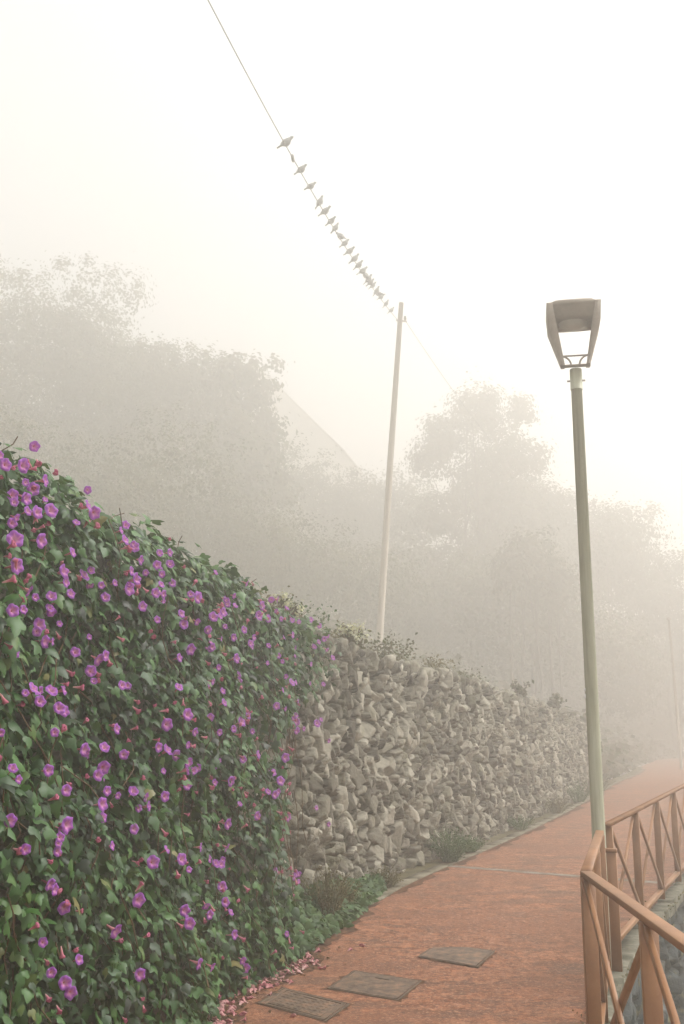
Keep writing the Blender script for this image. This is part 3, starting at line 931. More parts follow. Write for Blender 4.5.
FLW = [(4.96, 2.99), (4.76, 2.94), (4.64, 2.89), (5.03, 2.89), (4.94, 2.82), (5.1, 2.95), (5.47, 2.9), (5.62, 2.9), (4.79, 2.67), (4.78, 2.59), (4.98, 2.76), (4.55, 2.47), (4.79, 2.47), (5.11, 2.65), (5.32, 2.53), (5.57, 2.55), (5.01, 2.39), (4.74, 2.26), (5.27, 2.26), (5.32, 2.18), (4.73, 2.05), (6.25, 2.83), (6.26, 2.75), (6.34, 2.73), (6.18, 2.62), (6.08, 2.55), (6.34, 2.56), (6.26, 2.47), (6.56, 2.54), (6.09, 2.84), (7.03, 2.45), (7.33, 2.53), (7.51, 2.34), (5.85, 2.13), (5.75, 2.06), (5.23, 1.93), (5.03, 1.93), (5.5, 1.95), (6.05, 2.0), (6.52, 2.01), (7.16, 2.64), (7.78, 2.72), (7.7, 2.61), (8.76, 2.79), (8.87, 2.69), (8.65, 2.69), (8.15, 2.32), (7.57, 2.2), (7.51, 2.08), (8.46, 2.45), (9.72, 2.21), (8.28, 2.14), (6.98, 2.28), (10.39, 2.84), (7.92, 2.29), (5.16, 2.81), (4.6, 2.04), (5.28, 1.85), (5.43, 1.84), (5.16, 1.56), (5.75, 1.56), (5.72, 1.52), (5.65, 1.38), (4.74, 1.58), (4.7, 1.3), (5.17, 1.26), (5.25, 1.31), (5.2, 1.05), (4.76, 1.04), (5.38, 0.92), (5.95, 0.72), (6.1, 0.48), (5.41, 0.58), (5.53, 0.66), (6.07, 1.76), (6.48, 1.79), (6.85, 1.75), (6.08, 1.62), (6.57, 1.64), (6.67, 1.61), (6.77, 1.52), (6.95, 1.42), (6.99, 1.51), (6.57, 1.37), (6.32, 1.33), (7.94, 1.83), (8.43, 1.89), (7.56, 1.52), (8.01, 1.56), (8.37, 1.59), (7.87, 1.41), (8.43, 1.29), (7.9, 1.25), (8.2, 1.15), (9.66, 1.86), (8.78, 1.38), (6.44, 1.01), (6.7, 1.0), (7.0, 1.04), (6.81, 0.62), (7.31, 0.59), (6.75, 0.41), (6.83, 0.69), (7.77, 0.6), (7.77, 0.39), (7.63, 0.87), (7.71, 0.71), (9.12, 0.61), (8.67, 0.7), (9.62, 0.57), (8.56, 0.27), (7.77, 0.18), (6.19, 0.84), (5.66, 1.65), (5.79, 1.66), (8.64, 1.45), (8.92, 1.56), (9.5, 1.05), (10.67, 1.86), (8.78, 1.97), (7.79, 1.12), (6.65, 1.85), (6.14, 1.42)]
def flower_arrays(seed):
    """limb and tube of a trumpet flower: axis +z out of the plant, unit metres"""
    r = np.random.default_rng(seed)
    n_ = 20; an = np.arange(n_) * 2 * math.pi / n_
    lobes = 1 + .07 * np.cos(5 * an); rib = np.cos(5 * an)
    rings = [(.005, -.012, 0.0), (.013, .002, .12), (.024, .009, .45), (.034, .010 , .8), (.040, .006, 1.0)]
    V, rn_ = [], []
    for k_, (rad, z_, t) in enumerate(rings):
        rr_ = rad * (lobes if k_ > 2 else 1) * (1 + (r.normal(0, .03, n_) if k_ > 2 else 0))
        zz_ = z_ + (rib * .0035 + r.normal(0, .0015, n_)) * (k_ > 1)
        V.append(np.column_stack([np.cos(an) * rr_, np.sin(an) * rr_, zz_ + 0 * an]))
        star = .28 * (np.cos(5 * an) > .75) * (k_ in (2, 3))
        rn_.append(np.clip(t - star + 0 * an, 0, 1))
    F = [[j * n_ + i, j * n_ + (i + 1) % n_, (j + 1) * n_ + (i + 1) % n_, (j + 1) * n_ + i] for j in range(len(rings) - 1) for i in range(n_)]
    T = []
    m8 = 8
    for rad, z_ in ((.0035, -.062), (.005, -.045), (.0075, -.025), (.014, -.001)):
        for i in range(m8): T.append((rad * math.cos(i * math.pi / 4), rad * math.sin(i * math.pi / 4), z_))
    TF = [[j * m8 + i, j * m8 + (i + 1) % m8, (j + 1) * m8 + (i + 1) % m8, (j + 1) * m8 + i] for j in range(3) for i in range(m8)]
    return np.vstack(V), np.array(F), np.concatenate(rn_), np.array(T), np.array(TF)
def bud_arrays(seed):
    """closed, wilted pink trumpet with a frilled end"""
    r = np.random.default_rng(seed); n_ = 9; an = np.arange(n_) * 2 * math.pi / n_
    V, rr = [], []
    for k_, (rad, z_) in enumerate([(.003, -.035), (.0055, -.02), (.008, .0), (.010, .012), (.0175, .022), (.014, .030), (.005, .026)]):
        w_ = 1 + (r.normal(0, .25, n_) if k_ > 3 else 0)
        V.append(np.column_stack([np.cos(an) * rad * w_, np.sin(an) * rad * w_, z_ + r.normal(0, .002, n_) * (k_ > 2)])); rr.append(np.full(n_, [.95, .8, .5, .3, .25, .1, .1][k_]))
    F = [[j * n_ + i, j * n_ + (i + 1) % n_, (j + 1) * n_ + (i + 1) % n_, (j + 1) * n_ + i] for j in range(6) for i in range(n_)]
    return np.vstack(V), np.array(F), np.concatenate(rr)
def quat_to(nv):
    return Vector(nv).to_track_quat('Z', 'Y')
FA = [flower_arrays(i) for i in range(5)]
limb_me, tube_me = [], []
for i, (v, f, r_, tv, tf) in enumerate(FA):
    limb_me.append(MB().add(v, f, r_).mesh('flower', M['limb'], True))
    tube_me.append(MB().add(tv, tf, .6).mesh('flower_tube', M['pinkflower'], True))
BA = [bud_arrays(i) for i in range(4)]
bud_me = [MB().add(v, f, r_).mesh('wilted_flower', M['pinkflower'], True) for v, f, r_ in BA]

def surf(y, z_, extra=.03):
    y, z_ = np.array(float(y)), np.array(float(z_))
    p_, n_ = wall_pt(y, z_, hedge_off(y, z_) + extra)
    tz = min(1, max(0, (float(z_) - 2.65) / .5))
    return p_ - n_ * tz ** 2 * .22, n_
purple = list(FLW) + [(rng.uniform(3.0, 4.4), rng.uniform(.3, 2.9)) for _ in range(14)] + [(rng.uniform(5.2, 11.2), 2.95 - abs(rng.normal(0, .75))) for _ in range(85)]
for _ in range(95):
    b_ = FLW[rng.integers(len(FLW))]; purple.append((b_[0] + rng.normal(0, .09), b_[1] + rng.normal(0, .07)))
def cam_size(yz): return -yz[0]
order = sorted(range(len(FLW)), key=lambda i: FLW[i][0])
near = set(order[:100])
rest_l, rest_t = MB(), MB()
for i, (y, z_) in enumerate(purple):
    p_, n_ = surf(y, z_, rng.uniform(.02, .06))
    dirn = unit(n_ * 1.0 + np.array([.1, -1, 0]) * rng.uniform(.1, 1.1) + np.array([0, 0, rng.uniform(-.25, .5)]) + rng.normal(0, .28, 3))
    s_ = (rng.uniform(.72, 1.02) if i < len(FLW) else rng.uniform(.5, .8)) * (.75 if rng.random() < .15 else 1)
    k_ = rng.integers(5)
    Rm = quat_to(dirn) @ Vector((0, 0, 1)).rotation_difference(Vector((0, 0, 1)))
    rot = quat_to(dirn).to_matrix() @ Matrix.Rotation(rng.uniform(0, 6.28), 3, 'Z')
    if i in near:
        fl = bpy.data.objects.new('flower', limb_me[k_]); COL.objects.link(fl); fl.parent = vine
        fl.location = p_ - VO; fl.rotation_euler = rot.to_euler(); fl.scale = (s_, s_, s_ * rng.uniform(.9, 1.3))
        tb = bpy.data.objects.new('flower_tube', tube_me[k_]); COL.objects.link(tb); tb.parent = fl
    else:
        A_ = np.array(rot) * s_
        rest_l.add(FA[k_][0] @ A_.T + p_ - VO, FA[k_][1], FA[k_][2]); rest_t.add(FA[k_][3] @ A_.T + p_ - VO, FA[k_][4], .6)
o = rest_l.build('distant_flowers', M['limb'], vine, True); o['kind'] = 'stuff'
o = rest_t.build('distant_flower_tubes', M['pinkflower'], vine, True); o['kind'] = 'stuff'
# wilted pink flowers and buds: half of them hang close to open ones
buds = []
while len(buds) < 235:
    if rng.random() < .45:
        b = FLW[rng.integers(len(FLW))]; yz = (b[0] + rng.normal(0, .10), b[1] + rng.normal(0, .07))
    else: yz = (rng.uniform(4.3, 10.3), rng.uniform(.15, 3.05))
    if yz[0] < float(hedge_edge(np.array(yz[1]))) + .1 and .1 < yz[1] < 3.1: buds.append(yz)
buds.sort()
rest = MB()
for i, (y, z_) in enumerate(buds):
    p_, n_ = surf(y, z_, rng.uniform(.01, .05))
    dirn = unit(n_ * .7 + np.array([.1, -.5, 0]) + np.array([0, 0, rng.uniform(-.7, .5)]) + rng.normal(0, .5, 3))
    s_ = rng.uniform(.6, .95); k_ = rng.integers(4); rot = quat_to(dirn).to_matrix()
    if i < 100:
        fl = bpy.data.objects.new('wilted_flower', bud_me[k_]); COL.objects.link(fl); fl.parent = vine
        fl.location = p_ - VO; fl.rotation_euler = rot.to_euler(); fl.scale = (s_,) * 3
    else:
        rest.add(BA[k_][0] @ (np.array(rot) * s_).T + p_ - VO, BA[k_][1], BA[k_][2])
o = rest.build('distant_wilted_flowers', M['pinkflower'], vine, True); o['kind'] = 'stuff'
tag(vine, 'dense green climbing vine with purple trumpet flowers covering the near wall', 'flowering vine')

# fallen flowers on the ground along the hedge foot
fall_me = []
for i in range(4):
    v, f, r_ = bud_arrays(20 + i); v = v * [1.3, .7, .75]
    v = v[:, [2, 0, 1]]; v[:, 2] += .008 + .006 * np.sin(v[:, 0] * 60)
    fall_me.append(MB().add(v, f, np.clip(r_ * .6 + .15 * i, 0, 1)).mesh('fallen_flower', M['fallen'], True))
def fallen(x, y, label, group='pink flowers fallen at the foot of the vine', s_=1.0, z_=0):
    o = bpy.data.objects.new('fallen_flower', fall_me[rng.integers(4)]); COL.objects.link(o)
    o.location = (x, y, float(g(y)) + .002 + z_); o.rotation_euler = (R(rng.normal(0, 12)), R(rng.normal(0, 10)), rng.uniform(0, 6.28)); o.scale = (s_,) * 3
    tag(o, label, 'fallen flower', group)
for i in range(210):
    y = 5.6 + 3.9 * rng.beta(2.2, 1.8)
    foot = float(wallX(y)) + float(hedge_off(np.array(y), np.array(.1))) + .0
    x = foot + abs(rng.normal(0, .11)) * np.interp(y, [6, 8, 9.5], [1.6, 1.1, .6]) - .04
    fallen(x, y, 'wilted pink flower fallen in the litter along the foot of the flowering vine', s_=rng.uniform(.75, 1.15))
fallen(.18, 9.35, 'pale pink petal lying alone on the bare red path above the middle cover', None, 1.2)
fallen(.06, 9.18, 'thin curled pink petal beside another one on the bare red path', None, .9)
# brown leaf litter
mb = MB()
nl_ = 1500
Y = rng.uniform(4.6, 10.5, nl_)
x = wallX(Y) + hedge_off(Y, Y * 0 + .1) - .08 + np.abs(rng.normal(0, .13, nl_))
P = np.stack([x, Y, g(Y) + .006 + rng.random(nl_) * .01], -1)
leaves(mb, P, np.array([0, 0, 1.]) + rng.normal(0, .25, P.shape), rng.normal(0, 1, P.shape), rng.uniform(.012, .034, nl_), rng.random(nl_), LEAF_H)
tag(mb.build('leaf_litter', M['litter']), 'brown leaf litter along the foot of the vine', None, None, 'stuff')

# ------------------------------------------------------------------ low plants at the wall foot
def creeper(y0, y1, width, n, label):
    root_y = (y0 + y1) / 2
    mb = MB()
    Y = rng.uniform(y0, y1, n); t = rng.random(n)
    wmax = width * np.sin(np.clip((Y - y0) / (y1 - y0), .0, 1) * math.pi * .5 + math.pi * .5) + .1
    hgt = .10 + .45 * (1 - t) ** 2 * (y1 - Y) / (y1 - y0)
    P = np.stack([wallX(Y) + .05 + t * wmax, Y, g(Y) + rng.random(n) * hgt + .02], -1)
    leaves(mb, P, np.array([.3, -.5, .8]) + rng.normal(0, .55, P.shape), rng.normal(0, .6, P.shape) + [.6, -.2, -.2], np.clip(rng.normal(.068, .018, n), .03, .11), np.clip(rng.normal(.5, .2, n), 0, 1))
    return tag(mb.build('creeping_plant', M['ground_leaf']), label, 'plant')
creeper(8.7, 12.6, .42, 2600, 'low green creeping ivy at the wall foot beyond the flowering vine')

def wispy(x, y, z_, h, w_, n, mat, label, name='weed', cat='weed', group='weeds growing at the foot of the stone wall', leafs=.022):
    root = empty(name, (x, y, z_))
    st, lf = MB(), MB()
    pos, tips = [], []
    for i in range(n):
        a_ = rng.uniform(0, 6.28); e_ = w_ * rng.random() ** .6; hh = h * rng.uniform(.5, 1)
        b_ = np.array([math.cos(a_), math.sin(a_), 0]) * e_ * .25
        tp = np.array([math.cos(a_) * e_, math.sin(a_) * e_, hh * (1 - .3 * e_ / max(w_, .01))])
        md = (b_ + tp) / 2 + [0, 0, hh * .15]
        tube(st, [b_, md, tp], [.003, .002, .001], 4, rng.random(), False)
        for t in np.linspace(.15, 1, 14):
            q = b_ * (1 - t) ** 2 + 2 * md * t * (1 - t) + tp * t * t
            pos.append(q + rng.normal(0, .012, 3)); tips.append(unit(tp - b_) + rng.normal(0, .8, 3))
    pos, tips = np.array(pos), np.array(tips)
    m_ = len(pos)
    leaves(lf, pos, rng.normal(0, 1, pos.shape) + [0, 0, .8], tips, rng.uniform(.6, 1.4, m_) * leafs, np.clip(rng.normal(.5, .25, m_), 0, 1), LEAF_H * [.5, 1, 1])
    st.build('stems', mat, root); lf.build('leaves', mat, root)
    return tag(root, label, cat, group)
def wx(y, off): 
    n_ = wall_n(np.array(float(y))); return float(wallX(y) + n_[0] * off), float(y + n_[1] * off), float(g(y))
for y, off, h, w_, n, mat, lab in [
    (10.35, .28, .62, .30, 110, 'dry', 'bushy olive weed at the wall foot, closest to the vine edge'),
    (10.9, .2, .4, .25, 60, 'dry', 'small brownish weed behind the bushy one nearest the vine'),
    (14.6, .25, .50, .40, 170, 'ground_leaf', 'rounded olive weed tuft at the wall foot level with the path joint'),
    (15.6, .2, .25, .28, 60, 'ground_leaf', 'low green weed just beyond the rounded olive tuft'),
    (12.4, .2, .28, .22, 50, 'dry', 'thin weed where the green creeping ivy ends'),
    (18.5, .2, .3, .3, 60, 'ground_leaf', 'low weed midway along the kerb'),
    (21.5, .22, .4, .35, 60, 'dry', 'hazy weed tuft two thirds along the wall'),
    (24.2, .25, .55, .45, 80, 'ground_leaf', 'taller hazy weed near the far end of the wall'),
    (26.6, .3, .75, .55, 90, 'dry', 'tallest hazy weed clump at the far wall end beside the lamp post')]:
    wispy(*wx(y, off), h, w_, n, M[mat], lab)

# ------------------------------------------------------------------ shrubs, trees and scrub
QUAD = np.array([(0, -.5, 0), (.36, 0, .08), (0, .55, -.06), (-.36, 0, .08)])
def leaf_quads(mb, pos, nrm, size, rnd):
    tip = rng.normal(0, 1, pos.shape)
    a, t, n = frames(nrm, tip)
    V = pos[:, None] + size[:, None, None] * (QUAD[None, :, :1] * a[:, None] + QUAD[None, :, 1:2] * t[:, None] + QUAD[None, :, 2:] * n[:, None])
    F = (np.arange(len(pos)) * 4)[:, None] + np.array([[0, 1, 2, 3]])
    mb.add(V.reshape(-1, 3), F, np.repeat(rnd, 4))
def crown_points(blobs, nleaf, clump_r, per=34):
    """leaf positions clumped near the surface of overlapping lobes"""
    bl = np.array(blobs, float); vol = bl[:, 3] ** 2; vol /= vol.sum()
    nc = max(4, nleaf // per)
    bi = rng.choice(len(bl), nc, p=vol)
    d = unit(rng.normal(0, 1, (nc, 3)))
    rad = bl[bi, 3] * (rng.random(nc) ** .35) * rng.uniform(.85, 1.15, nc)
    c = bl[bi, :3] + d * rad[:, None] * [1, 1, .85]
    cr = clump_r * rng.uniform(.6, 1.4, nc)
    k = rng.integers(0, nc, nleaf)
    off = rng.normal(0, 1, (nleaf, 3)) * [1, 1, .7]
    p = c[k] + off * cr[k][:, None] * .6
    tone = rng.random(nc)[k]
    return p, unit(off + d[k] + [0, 0, .5]), tone
def woody(name, cat, X, Y, H, blobs, nleaf, leafs, clump, mat, label, group, trunk_r=.12, limbs=5, stems=1, zbase=None, lean=(0, 0)):
    zb = hz(X, Y) - .15 if zbase is None else zbase
    root = empty(name, (X, Y, zb))
    tr = MB()
    bl = np.array(blobs, float)
    for s_ in range(stems):
        o_ = rng.normal(0, .35, 2) * (stems > 1)
        top = np.array([lean[0] + o_[0] * 2, lean[1] + o_[1] * 2, H * .8])
        base = np.array([o_[0], o_[1], 0])
        pts = [base + (top - base) * t + np.array([*(rng.normal(0, .05, 2) * H * .2), 0]) * (0 < t < 1) for t in (0, .3, .6, 1)]
        tube(tr, pts, [trunk_r, trunk_r * .8, trunk_r * .55, trunk_r * .15], 8)
        for j in range(limbs):
            b_ = bl[rng.integers(len(bl))]
            st_ = base + (top - base) * rng.uniform(.3, .7); en = b_[:3] + rng.normal(0, .3, 3) * b_[3]
            tube(tr, [st_, (st_ + en) / 2 + rng.normal(0, .12, 3), en], [trunk_r * .4, trunk_r * .25, trunk_r * .08], 6)
    tr.build('trunk', M['bark'], root, True)
    cr = MB()
    p, n_, tone = crown_points(blobs, nleaf, clump)
    leaf_quads(cr, p, n_, rng.uniform(.6, 1.3, len(p)) * leafs, np.clip(tone * .6 + rng.random(len(p)) * .4, 0, 1))
    cr.build('crown', mat, root)
    return tag(root, label, cat, group)
def dome(H, W, n=7, low=.25):
    out = []
    for i in range(n):
        a_ = rng.uniform(0, 6.28); e_ = rng.random() ** .5 * W * .55
        out.append((math.cos(a_) * e_, math.sin(a_) * e_, H * rng.uniform(low, .8), W * rng.uniform(.26, .42)))
    out.append((0, 0, H * .78, W * .3))
    top = max(b[2] + b[3] for b in out); q = (H * 1.02) / top
    return [(b[0], b[1], b[2] * q - (b[3] - b[3] * q) * 0, b[3] * min(1, q)) for b in out]
# px-free table: X, Y, total height, crown width, material, label
G1 = 'bushes and trees massed on the foggy hillside'
def bush(X, Y, top, W, label, mat='bush', leafs=.13, n=5200, name='bush', cat='bush', clump=.34, low=.2):
    zb = hz(X, Y) - .15; H = top - zb
    return woody(name, cat, X, Y, H, dome(H, W, 22, low), n, leafs, clump, M[mat], label, G1, .10)
HILL = [
 (-25.5, 67, 33.2, 12, 'large hazy tree cut off by the left edge above the vine', 'bush', 0.21, 31500),
 (-20.5, 65, 33.0, 10, 'tallest hazy crown near the left edge of the foggy bank', 'bush', 0.21, 28500),
 (-16.4, 66, 31.0, 8.5, 'hazy crown where the top of the left bank starts to drop', 'bush', 0.20, 24000),
 (-13.2, 65, 28.4, 7.5, 'hazy crown below the drop at the middle of the left bank', 'bush', 0.20, 22500),
 (-10.1, 66, 27.4, 7.0, 'hazy crown just left of the knobbly broad leaved bush', 'bush', 0.22, 19500),
 (-7.3, 65, 26.9, 5.6, 'knobbly broad leaved bush near the right end of the left bank', 'bush', 0.34, 7800),
 (-5.7, 66, 25.0, 3.6, 'narrow broad leaved bush ending the left bank against the white gap', 'bush', 0.36, 5100),
 (-19.5, 50, 19.0, 12, 'wide dim bush low on the bank at the left edge', 'bush', 0.17, 22500),
 (-12.0, 52, 17.2, 11, 'wide dim bush low on the bank above the vine crest', 'bush', 0.17, 22500),
 (-6.0, 54, 15.4, 10, 'wide dim bush low on the bank where the vine crest ends', 'bush', 0.17, 21000),
 (-2.4, 80, 24.2, 8.0, 'faint low bush right of the white gap, under the roof', 'bush', 0.23, 19500),
 (1.6, 81, 23.2, 7.5, 'faint low bush midway between the roof and the utility pole', 'bush', 0.23, 18000),
 (4.6, 80, 21.4, 7.0, 'faint low bush directly behind the utility pole', 'bush', 0.23, 16500),
 (-1.0, 60, 13.8, 9.0, 'dim bush spreading low left of the utility pole foot', 'bush', 0.19, 18000),
 (5.4, 66, 14.0, 9.0, 'dim bush spreading low right of the utility pole foot', 'bush', 0.19, 18000),
]
for t in HILL: bush(*t[:4], t[4], t[5], t[6], int(t[7] * 1.4), 'tree' if 'crown' in t[4] or 'tree' in t[4] else 'bush', 'tree' if 'crown' in t[4] or 'tree' in t[4] else 'bush', clump=.62, low=.12)

# the big loose tree right of the pole
KT = 2.1
zb = hz(4.3 * KT, 33 * KT) - .2
Ht = (1.7 + 12.0 * KT - zb)
Hs = Ht / KT
bt = [(0.1, 0, Hs * .86, 1.0), (-.9, .3, Hs * .78, .9), (.9, -.2, Hs * .72, 1.05), (-1.5, 0, Hs * .70, .7), (1.6, .2, Hs * .86, .55), (.2, .4, Hs * .62, 1.2),
      (-1.2, -.4, Hs * .52, .9), (1.3, .3, Hs * .52, 1.1), (1.75, 0, Hs * .70, .7), (-.3, 0, Hs * .42, 1.0), (.9, -.4, Hs * .36, 1.0), (2.0, .2, Hs * .40, .9)]
woody('tree', 'tree', 4.3 * KT, 33 * KT, Ht, [tuple(q * KT for q in b) for b in bt], 32000, .24, .62, M['bush_dark'], 'large loose crowned tree in the fog right of the utility pole', G1, .16, 9, 3)
FARS = [
 (6.6, 37, 11.6, 3.4, 3, 'slim foggy tree right of the large loose crowned tree', 6000),
 (9.0, 39, 10.6, 4.0, 3, 'foggy tree rising directly behind the lamp post', 6500),
 (12.2, 50, 13.6, 5.0, 2, 'faint rounded tree just right of the lamp post', 6500),
 (15.9, 50.5, 11.4, 4.6, 2, 'faint lower tree at the right edge', 6000),
 (5.4, 30.5, 7.0, 3.2, 2, 'dim bushy tree above the far part of the wall', 5000),
 (2.6, 35.5, 8.7, 3.6, 1, 'dim bushy tree between pole and large loose tree', 5000),
 (8.2, 36, 7.4, 3.6, 1, 'dim low tree left of the lamp post above the wall end', 5000),
 (13.0, 54, 7.4, 6.0, 1, 'dim thicket tree where the path vanishes right of the lamp', 5500),
 (17.5, 55.5, 7.6, 6.0, 1, 'dim thicket tree at the right edge where the path vanishes', 5500),
 (10.2, 46, 7.0, 5.2, 1, 'dim thicket tree behind the lamp at the path edge', 5500),
 (21.5, 57, 9.5, 6.0, 1, 'dim thicket tree beyond the right end of the path', 5000),
]
for X, Y, top, W, stems, lab, n in FARS:
    q_ = 2.0 if Y < 42 else 1.5
    X, Y, top, W, n = X * q_, Y * q_, 1.7 + (top - 1.7) * q_, W * q_, int(n * 2.8)
    zb = hz(X, Y) - .15; H = top - zb
    woody('tree', 'tree', X, Y, H, dome(H, W, 10, .15 if stems == 1 else .35), n, .24, .75, M['bush_dark'], lab, G1, .11, 6, stems)
# bare slim trunks rising behind the far part of the wall
for i, (X, Y, h) in enumerate([(9.2, 53.5, 8.0), (10.0, 54, 8.6), (10.7, 54.4, 7.8), (8.5, 53, 7.2), (11.4, 55.0, 7.4)]):
    zb = hz(X, Y) - .1
    lab = ['slim pale trunk, second from left in the group behind the wall end', 'slim pale trunk in the middle of the group behind the wall end', 'slim pale trunk, second from right in the group behind the wall end',
           'leftmost slim pale trunk of the group behind the wall end', 'rightmost slim pale trunk of the group behind the wall end'][i]
    woody('young_tree', 'young tree', X, Y, h, [(.1, 0, h, .9), (-.2, .1, h * .9, .8), (.3, 0, h * 1.1, .8)], 1100, .22, .5, M['bush_dark'], lab, 'slim trunks behind the wall end', .10, 2)

# dark leafed plants standing on the wall top
def crest_plant(y, back, h, w_, mat, label, leafs, n=260, name='plant', cat='plant'):
    n_ = wall_n(np.array(float(y))); X = float(wallX(y)) - n_[0] * back; Yp = y - n_[1] * back
    zb = float(ztop(y)) - .02 + (0 if back < .6 else -.05)
    root = empty(name, (X, Yp, zb))
    st = MB(); pos = []
    for i in range(9):
        a_ = rng.uniform(0, 6.28); e_ = w_ * rng.random(); tp = np.array([math.cos(a_) * e_, math.sin(a_) * e_, h * rng.uniform(.6, 1)])
        tube(st, [(0, 0, -.1), tp * [.5, .5, .6], tp], [.01, .008, .003], 5, .5, False)
        for k_ in range(n // 9): pos.append(tp * rng.uniform(.15, 1.05) * [1, 1, 1] + rng.normal(0, .06, 3) * (w_ * 2.2))
    st.build('stems', M['stem'], root)
    pos = np.array(pos); lf = MB(); leaf_quads(lf, pos, rng.normal(0, 1, pos.shape) + [0, 0, .8], rng.uniform(.6, 1.3, len(pos)) * leafs, rng.random(len(pos)))
    lf.build('leaves', M[mat], root)
    return tag(root, label, cat, 'plants growing on top of the stone wall'), root
crest_plant(21.2, .35, .42, .22, 'bush_dark', 'dark upright plant on the far wall top, left one of two', .10, 160)
crest_plant(25.0, .35, .50, .3, 'bush_dark', 'dark tufted plant on the far wall top, right one of two', .12, 200)
for y, back, h, w_, mat, lab, ls in [
    (9.6, .75, .45, .5, 'ground_leaf', 'leafy plant behind the wall just past the vine crest', .07),
    (10.9, .8, .55, .5, 'dry', 'pale yellowish plant behind the wall top near the vine end', .07),
    (12.3, .9, .6, .55, 'ground_leaf', 'leafy green plant behind the wall between the two cream flower clumps', .08),
    (13.6, .8, .5, .5, 'dry', 'pale straggly plant beside the right cream flower clump', .08),
    (15.4, 1.0, .6, .6, 'bush', 'low hazy plant on the wall top below the utility pole', .09),
    (17.5, 1.0, .5, .6, 'dry', 'straggly hazy plant midway along the wall top', .09),
    (19.6, 1.1, .5, .6, 'bush', 'low hazy plant left of the dark upright plant', .09)]:
    crest_plant(y, back, h, w_, mat, lab, ls * .55, 1300)
def cream(y, back, zoff, r_, label):
    n_ = wall_n(np.array(float(y))); X = float(wallX(y)) - n_[0] * back; Yp = y - n_[1] * back; zb = float(ztop(y)) - .05
    root = empty('flowering_shrub', (X, Yp, zb))
    st = MB(); lf = MB()
    for i in range(11):
        a_ = rng.uniform(0, 6.28); e_ = r_ * rng.random() ** .5
        tp = np.array([math.cos(a_) * e_, math.sin(a_) * e_, zoff + rng.normal(0, .05)])
        tube(st, [(0, 0, -.05), tp * [.4, .4, .6], tp], .006, 5, .5, False)
        fl = MB(); p = tp + rng.normal(0, .035, (26, 3)); leaf_quads(fl, p, unit(p - tp) + [0, 0, .6], rng.uniform(.03, .055, 26), rng.random(26)); fl.build('flower_head', M['whiteflower'], root)
        p = tp * rng.uniform(.3, .95, (22, 1)) + rng.normal(0, .05, (22, 3)); leaf_quads(lf, p, rng.normal(0, 1, (22, 3)) + [0, 0, 1], rng.uniform(.05, .09, 22), rng.random(22))
    st.build('stems', M['stem'], root); lf.build('leaves', M['bush'], root)
    tag(root, label, 'flowering shrub', 'cream flower clumps on the wall top')
cream(10.9, .42, .36, .16, 'cream flower clump on the wall top nearer the vine')
cream(13.3, .55, .42, .17, 'cream flower clump on the wall top at the foot of the utility pole')

# scrub, grass and seedlings covering the hillside: nobody could count it
mb = MB()
ns = 42000
Ys = rng.uniform(6, 72, ns); d = .5 + rng.random(ns) ** 1.1 * 42
nn = wall_n(Ys)
Xp = wallX(Ys) - nn[:, 0] * d; Yp = Ys - nn[:, 1] * d
lump = noise2(Xp * 1.2, Yp * 1.2, 71, 2)
sz_ = np.interp(np.hypot(Xp, Yp), [8, 20, 80], [.07, .11, .34])
zz = hill_z(Ys, d) + rng.random(ns) * (.10 + .75 * lump ** 2) * (sz_ / .09) * np.clip(d / 6, .3, 1) + .02
leaf_quads(mb, np.stack([Xp, Yp, zz], -1), rng.normal(0, .6, (ns, 3)) + [.3, -.3, 1], rng.uniform(.6, 1.4, ns) * sz_, np.clip(lump + rng.normal(0, .2, ns), 0, 1))
o = mb.build('hillside_scrub', M['bush']); tag(o, 'low green scrub covering the hillside behind the wall', None, None, 'stuff')
mb = MB()
ns = 16000
t = rng.uniform(0, 1, ns); idx = np.searchsorted(LC[:, 1], 30) + (t * (len(LC) - 2 - np.searchsorted(LC[:, 1], 30))).astype(int)
fr = rng.random(ns)[:, None]; Pb = LC[idx] * (1 - fr) + LC[idx + 1] * fr; tn_ = unit(LC[idx + 1] - LC[idx]); nl2 = np.column_stack([-tn_[:, 1], tn_[:, 0]])
d = .1 + rng.random(ns) ** 1.1 * 12
P2 = Pb + nl2 * d[:, None]; lump = noise2(P2[:, 0] * .9, P2[:, 1] * .9, 72, 2)
zz = hill_z(Pb[:, 1], d) + rng.random(ns) * (.3 + 1.6 * lump ** 2) + .1
leaf_quads(mb, np.column_stack([P2, zz]), rng.normal(0, .6, (ns, 3)) + [0, -.5, 1], rng.uniform(.2, .42, ns), rng.random(ns))
tag(mb.build('bank_scrub', M['bush_dark']), 'foggy scrub on the bank where the path disappears', None, None, 'stuff')
# moss and grass tufts on the coping under the railing
mb = MB()
ns = 2600
Ys = rng.uniform(2, 20, ns); off = np.where(rng.random(ns) < .5, rng.normal(0, .05, ns), rng.normal(.16, .02, ns))
P = np.stack([edgeX(Ys) + off, Ys, g(Ys) + .01 + rng.random(ns) * .03 - np.where(off > .17, (off - .17) * 2, 0)], -1)
keep = noise2(Ys * 1.5, Ys * 0, 77) > .45
leaf_quads(mb, P[keep], rng.normal(0, .7, (keep.sum(), 3)) + [0, 0, 1], rng.uniform(.012, .03, keep.sum()), rng.random(keep.sum()))
tag(mb.build('moss', M['dry']), 'moss and dry grass along the coping edges', None, None, 'stuff')

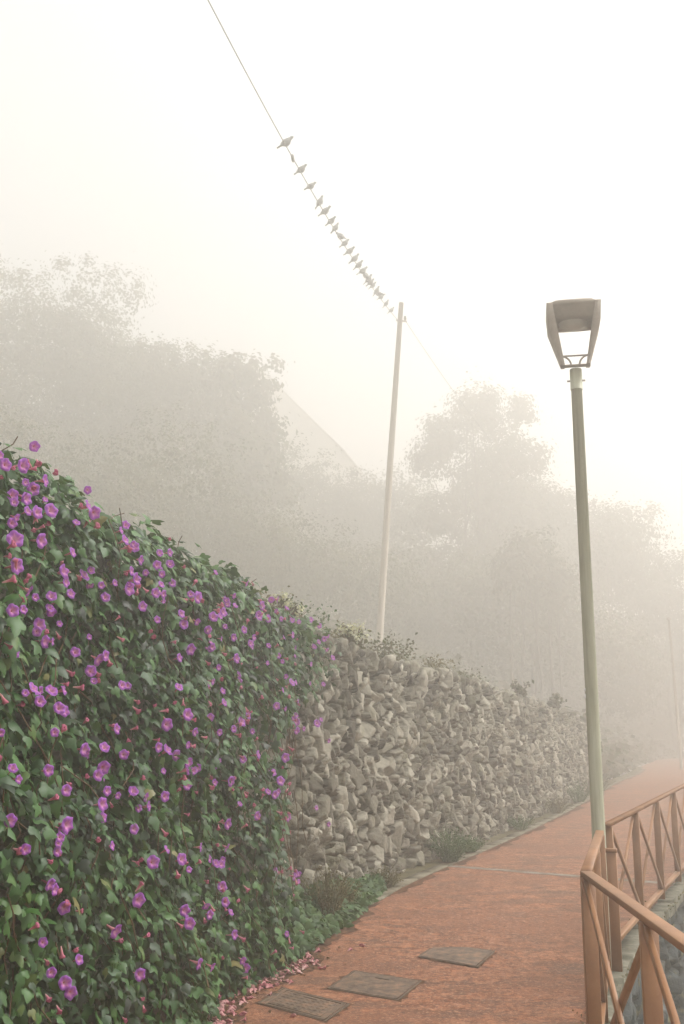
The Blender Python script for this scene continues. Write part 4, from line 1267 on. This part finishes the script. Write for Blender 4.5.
# ------------------------------------------------------------------ house lost in the fog
def house():
    X0, Y0 = -7.2, 104.0; zb = 25.0
    root = empty('house', (X0, Y0, zb), R(-12))
    W2, D2, He, Hr = 8.4, 5.0, 4.2, 13.0
    mb = MB()
    v = [(-W2, -D2, -3), (W2, -D2, -3), (W2, D2, -3), (-W2, D2, -3), (-W2, -D2, He), (W2, -D2, He), (W2, D2, He), (-W2, D2, He), (0, -D2, Hr - .1), (0, D2, Hr - .1)]
    mb.add(v, [np.array([[0, 1, 5, 4], [1, 2, 6, 5], [2, 3, 7, 6], [3, 0, 4, 7]]), np.array([[4, 5, 8], [6, 7, 9]])])
    mb.build('wall', M['housewall'], root)
    sl_ = (Hr - He) / W2
    for s in (-1, 1):
        mb = MB(); a = np.array([0, 0, Hr + .02]); b = np.array([s * (W2 + .5), 0, He - .5 * sl_])
        e0, e1 = np.array([0, -D2 - .4, 0]), np.array([0, D2 + .4, 0]); th = np.array([0, 0, -.14])
        mb.add([a + e0, b + e0, b + e1, a + e1, a + e0 + th, b + e0 + th, b + e1 + th, a + e1 + th], np.array([[0, 1, 2, 3], [4, 5, 6, 7], [0, 1, 5, 4], [1, 2, 6, 5], [2, 3, 7, 6], [3, 0, 4, 7]]))
        mb.build('roof', M['roof'], root)
    for x in (-1.4, 1.4):
        mb = MB(); beam(mb, (x, -D2 - .03, 1.2), (x, -D2 - .03, 2.6), .06, 1.0, up=(1, 0, 0)); f_ = mb.build('window', M['dark_glass'], root)
    tag(root, 'barely visible pitched roof house dissolving in the fog left of the utility pole', 'house')
house()
# second thin pole at the right edge
pl = empty('lamp_post', (14.3, 45.5, float(g(45))))
mb = MB(); tube(mb, [(0, 0, 0), (-.05, 0, 3), (-.12, 0, 6.3)], [.07, .06, .045], 10); mb.build('pole', M['wood_pole'], pl, True)
mb = MB(); tube(mb, [(-.12, 0, 6.3), (-.12, 0, 6.36), (-.12, 0, 6.42)], [.09, .12, .03], 10); mb.build('cap', M['wood_pole'], pl, True)
tag(pl, 'thin pale post barely visible in the fog at the right edge', 'post')

# ------------------------------------------------------------------ haze
mb = MB()
x0, x1, y0, y1, z0, z1 = -92, 112, -34, 172, -9.5, 42
v = [(x, y, z_) for z_ in (z0, z1) for x, y in ((x0, y0), (x1, y0), (x1, y1), (x0, y1))]
mb.add(v, np.array([[0, 3, 2, 1], [4, 5, 6, 7], [0, 1, 5, 4], [1, 2, 6, 5], [2, 3, 7, 6], [3, 0, 4, 7]]))
hm = bpy.data.materials.new('fog'); hm.use_nodes = True
ht = hm.node_tree; ht.nodes.clear()
out = ht.nodes.new('ShaderNodeOutputMaterial'); pv = ht.nodes.new('ShaderNodeVolumePrincipled')
pv.inputs['Color'].default_value = HAZE_COLOR
pv.inputs['Density'].default_value = HAZE_DENSITY
pv.inputs['Anisotropy'].default_value = 0.62      # water droplets scatter mostly forward
ht.links.new(pv.outputs[0], out.inputs['Volume'])
hob = mb.build('haze', hm)
tag(hob, 'even pale fog filling the air', None, None, 'stuff')
